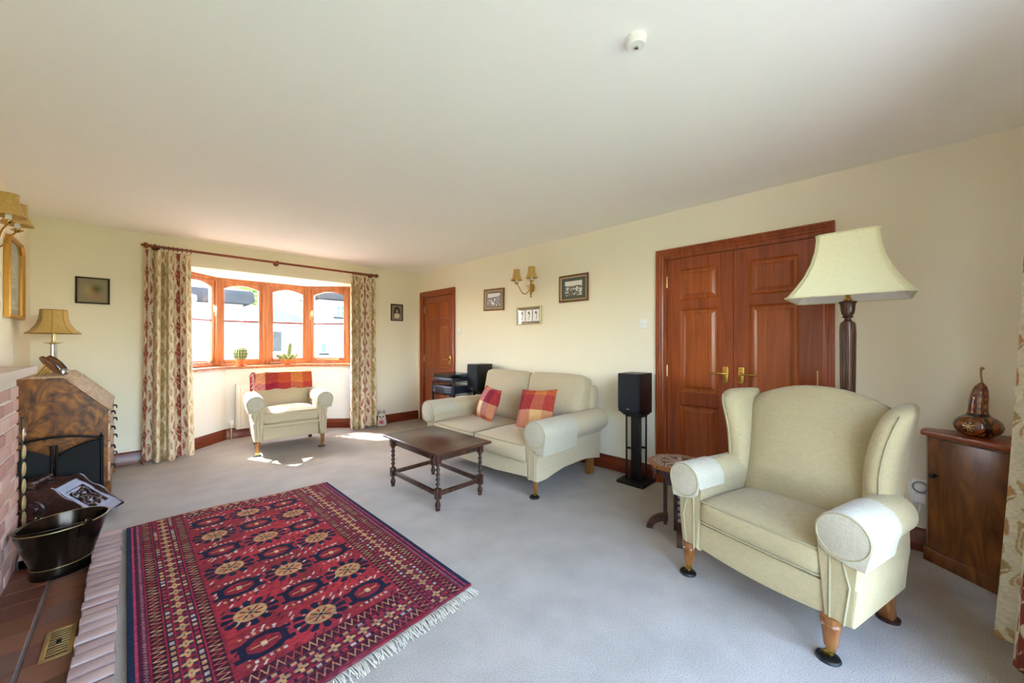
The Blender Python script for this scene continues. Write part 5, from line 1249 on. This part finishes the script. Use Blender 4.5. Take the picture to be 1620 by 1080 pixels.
rings = [[Vector((r * (1 - .02 * abs(math.sin(4 * a))) * math.cos(a), r * (1 - .02 * abs(math.sin(4 * a))) * math.sin(a), z)) for a in [2 * PI * i / n for i in range(n)]] for r, z in pr + [(r - .003, z) for r, z in pr[::-1]]]
loft(b, rings, cap=False, loop=True); SH = obj('lamp_shade', b, 'shadeg', dl)
b = new()
for k in range(8): a = 2 * PI * k / 8; tube(b, [(r * math.cos(a) * 1.004, r * math.sin(a) * 1.004, z) for r, z in pr], .0018, 5)
for r, z in (pr[0], pr[-1]): tube(b, [(r * math.cos(a), r * math.sin(a), z) for a in [2 * PI * i / n for i in range(n)]], .0028, 5, True)
obj('seam_piping', b, plain('bronze_piping', '8d6f3c', .7), SH)
def oval_frame(label, loc, rz, w, h, lean, rim):
    t = thing('oval_photo_frame', label, 'photo frame', loc, rz, 'oval photo frames on the bureau')
    Mx = T(0, 0, h / 2 * math.cos(lean) + .008) @ Matrix.Rotation(lean, 4, 'X')
    rr = [[Mx @ Vector((((w / 2) - q) * math.cos(a), d, ((h / 2) - q) * math.sin(a))) for q, d in ((0, 0), (.0, -.010), (.004, -.015), (.014, -.013), (.018, -.006), (.018, 0))] for a in [2 * PI * i / 40 for i in range(40)]]
    b = new(); loft(b, rr, loop=True); obj('frame', b, rim, t)
    b = new(); prism(b, [(.49 * w * math.cos(a), .49 * h * math.sin(a)) for a in [2 * PI * i / 40 for i in range(40)]], 'xz', -.002, .004, 0, 1, Mx); obj('backing', b, 'oak', t, smooth=30)
    def pos(U, V):
        a = U * 2 * PI; R_ = np.stack([V * (w / 2 - .016) * np.cos(a), -.004 + 0 * U, V * (h / 2 - .016) * np.sin(a), 1 + 0 * U], -1) @ np.array(Mx).T
        return R_[..., 0], R_[..., 1], R_[..., 2]
    def colf(U, V):
        C = np.zeros(U.shape + (3,)); C[:] = rgb('ddd0a8'); x, y = V * np.cos(2 * PI * U), V * np.sin(2 * PI * U); paint(C, (V < .72), 'c5b893'); paint(C, (x / .25) ** 2 + ((y - .2) / .3) ** 2 < 1, '8d7557'); return C
    gridmesh('print', 40, 20, pos, colf, 'print', t)
    zt = h * .55; b = new(); tube(b, [(0, .004 + h * .1, zt * .9), (0, h * .42, .006)], .007, 6); obj('strut', b, 'brass', t)
oval_frame('oval dark framed photograph on the bureau closest to the mantel', (-.44, 4.47, .997), math.radians(115), .12, .165, -.62, 'darkoakv')
oval_frame('oval dark framed photograph on the bureau next to the table lamp', (-.425, 4.66, .997), math.radians(122), .12, .165, -.62, 'darkoakv')
sb = thing('silver_box', 'tiny silver box between the oval frames on the bureau', 'box', (-.372, 4.505, .997), .4)
b = new(); box(b, -.017, .017, -.017, .017, 0, .038, .004); obj('body', b, 'chrome', sb)
b = new(); box(b, -.019, .019, -.019, .019, .038, .046, .003); obj('lid', b, 'chrome', sb)

# ------------------------------------------------------------------ outside
b = new(); box(b, -40, 40, 6.2, 60, -.5, -.3)
struct('ground', b, 'gravel', 'pale yard ground outside the bay window', 'ground', 0)
b = new(); box(b, -40, 40, -60, -4.2, -.4, -.15)
struct('ground_garden', b, 'lawn', 'garden lawn beyond the terrace', 'ground', 0)
b = new(); box(b, -40, 40, -4.2, -.88, -.4, -.14)
struct('ground_terrace', b, plain('pale_paving', '8f8b80', .9, var=.1, nscale=3), 'pale stone terrace outside the glazed doors', 'ground', 0)  # unseen paving added so less green lawn bounce reaches the ceiling
def cottage(label, x0, x1, y, zw, roof='thatch', rt=1.0, dp=5.0):
    t = thing('cottage', label, 'cottage', (0, 0, 0), 0, None)
    b = new(); box(b, x0, x1, y, y + dp, -.4, zw + .3, .05); w_ = obj('wall', b, 'render', t)
    b = new(); prism(b, [(y - .55, zw), (y - .60, zw + .25), (y - .45, zw + .55), (y + dp / 2, zw + .55 + rt), (y + dp + .4, zw + .5), (y + dp + .5, zw)], 'yz', x0 - .35, x1 + .35, .18, 3); obj('thatched_roof', b, roof, t, smooth=50)
    return t
kA = cottage('white thatched cottage outside the left bay window lights', -6.0, 3.42, 20.0, 2.95, rt=.3, dp=3.0)
kB = cottage('white thatched cottage outside the right bay window lights', 6.55, 13, 20.0, 3.45, rt=.3, dp=1.6)
def cwin(t, x0, x1, z0, z1, y, nx=2, nz=2):
    b = new(); f = .04; box(b, x0 - f, x1 + f, y - .05, y + .02, z0 - f, z1 + f); o = obj('window_frame', b, 'white', t, smooth=0)
    for i in range(nx):
        for k in range(nz):
            b = new(); w_, h_ = (x1 - x0) / nx, (z1 - z0) / nz; box(b, x0 + w_ * i + .02, x0 + w_ * (i + 1) - .02, y - .07, y - .04, z0 + h_ * k + .02, z0 + h_ * (k + 1) - .02); obj('pane', b, plain('dark_cottage_pane', '3f4a58', .3), o, smooth=0)
    b = new(); box(b, x0 - .12, x1 + .12, y - .14, y, z0 - .14, z0 - .05); obj('sill', b, 'slate', o, smooth=0)
cwin(kB, 7.36, 7.78, 2.66, 3.22, 20.0); cwin(kB, 6.62, 6.86, .80, 1.28, 20.0, 1, 1)
ob = thing('outbuilding', 'low white outbuilding with a slate roof between the cottages', 'outbuilding', (0, 0, 0))
b = new(); box(b, 4.4, 8.3, 26.5, 30.0, -.4, 2.6); obj('wall', b, 'render', ob, smooth=0)
b = new(); loft(b, [[Vector(p) for p in r] for r in (((4.1, 26.2, 2.55), (8.5, 26.2, 2.55), (8.5, 30.3, 2.55), (4.1, 30.3, 2.55)), ((4.4, 27.6, 3.6), (6.2, 27.6, 3.6), (6.2, 28.8, 3.6), (4.4, 28.8, 3.6)))]); obj('slate_roof', b, 'slate', ob, smooth=0)
b = new(); box(b, 6.02, 6.48, 26.44, 26.52, .75, 1.98); obj('doorway', b, plain('dark_mossy_doorway', '4e4d44', .9, var=.6, nscale=5), ob, smooth=0)  # flat mottled dark slab set on the wall for the doorway
gb = thing('gabled_house', 'tall white gabled house behind the outbuilding', 'house', (0, 0, 0))
b = new(); prism(b, [(7.4, -.4), (12.5, -.4), (12.5, 6.0), (10.0, 8.0), (7.4, 6.0)], 'xz', 34, 39); obj('wall', b, 'render', gb, smooth=0)
b = new(); prism(b, [(7.1, 5.75), (10.0, 8.0), (12.8, 5.75), (12.8, 6.05), (10.0, 8.4), (7.1, 6.05)], 'xz', 33.8, 39.2); obj('slate_roof', b, 'slate', gb, smooth=0)
def tree(label, x, y, h, r, seed):
    t = thing('garden_tree', label, 'tree', (x, y, -.4), 0, 'trees behind the outbuilding'); random.seed(seed)
    b = new(); tube(b, [(0, 0, 0), (.1, 0, h * .5), (0, .1, h * .8)], [.14, .10, .04], 8); obj('trunk', b, 'coalwood', t)
    b = new()
    for i in range(420):
        a, c_, q = random.random() * 2 * PI, random.random() * 2 - 1, random.random() ** .4
        p = Vector((q * r * math.sqrt(1 - c_ * c_) * math.cos(a), q * r * math.sqrt(1 - c_ * c_) * math.sin(a), h * .72 + q * r * 1.3 * c_))
        bmesh.ops.create_icosphere(b, subdivisions=1, radius=.10 + .14 * random.random(), matrix=T(*p) @ Matrix.Rotation(random.random() * 3, 4, 'X') @ Matrix.Diagonal((1, .6, .35, 1)))
    obj('foliage', b, 'leaf', t, smooth=0)
tree('yellow green tree behind the outbuilding next to the thatched cottage', 5.9, 32.4, 7.0, 1.05, 1)
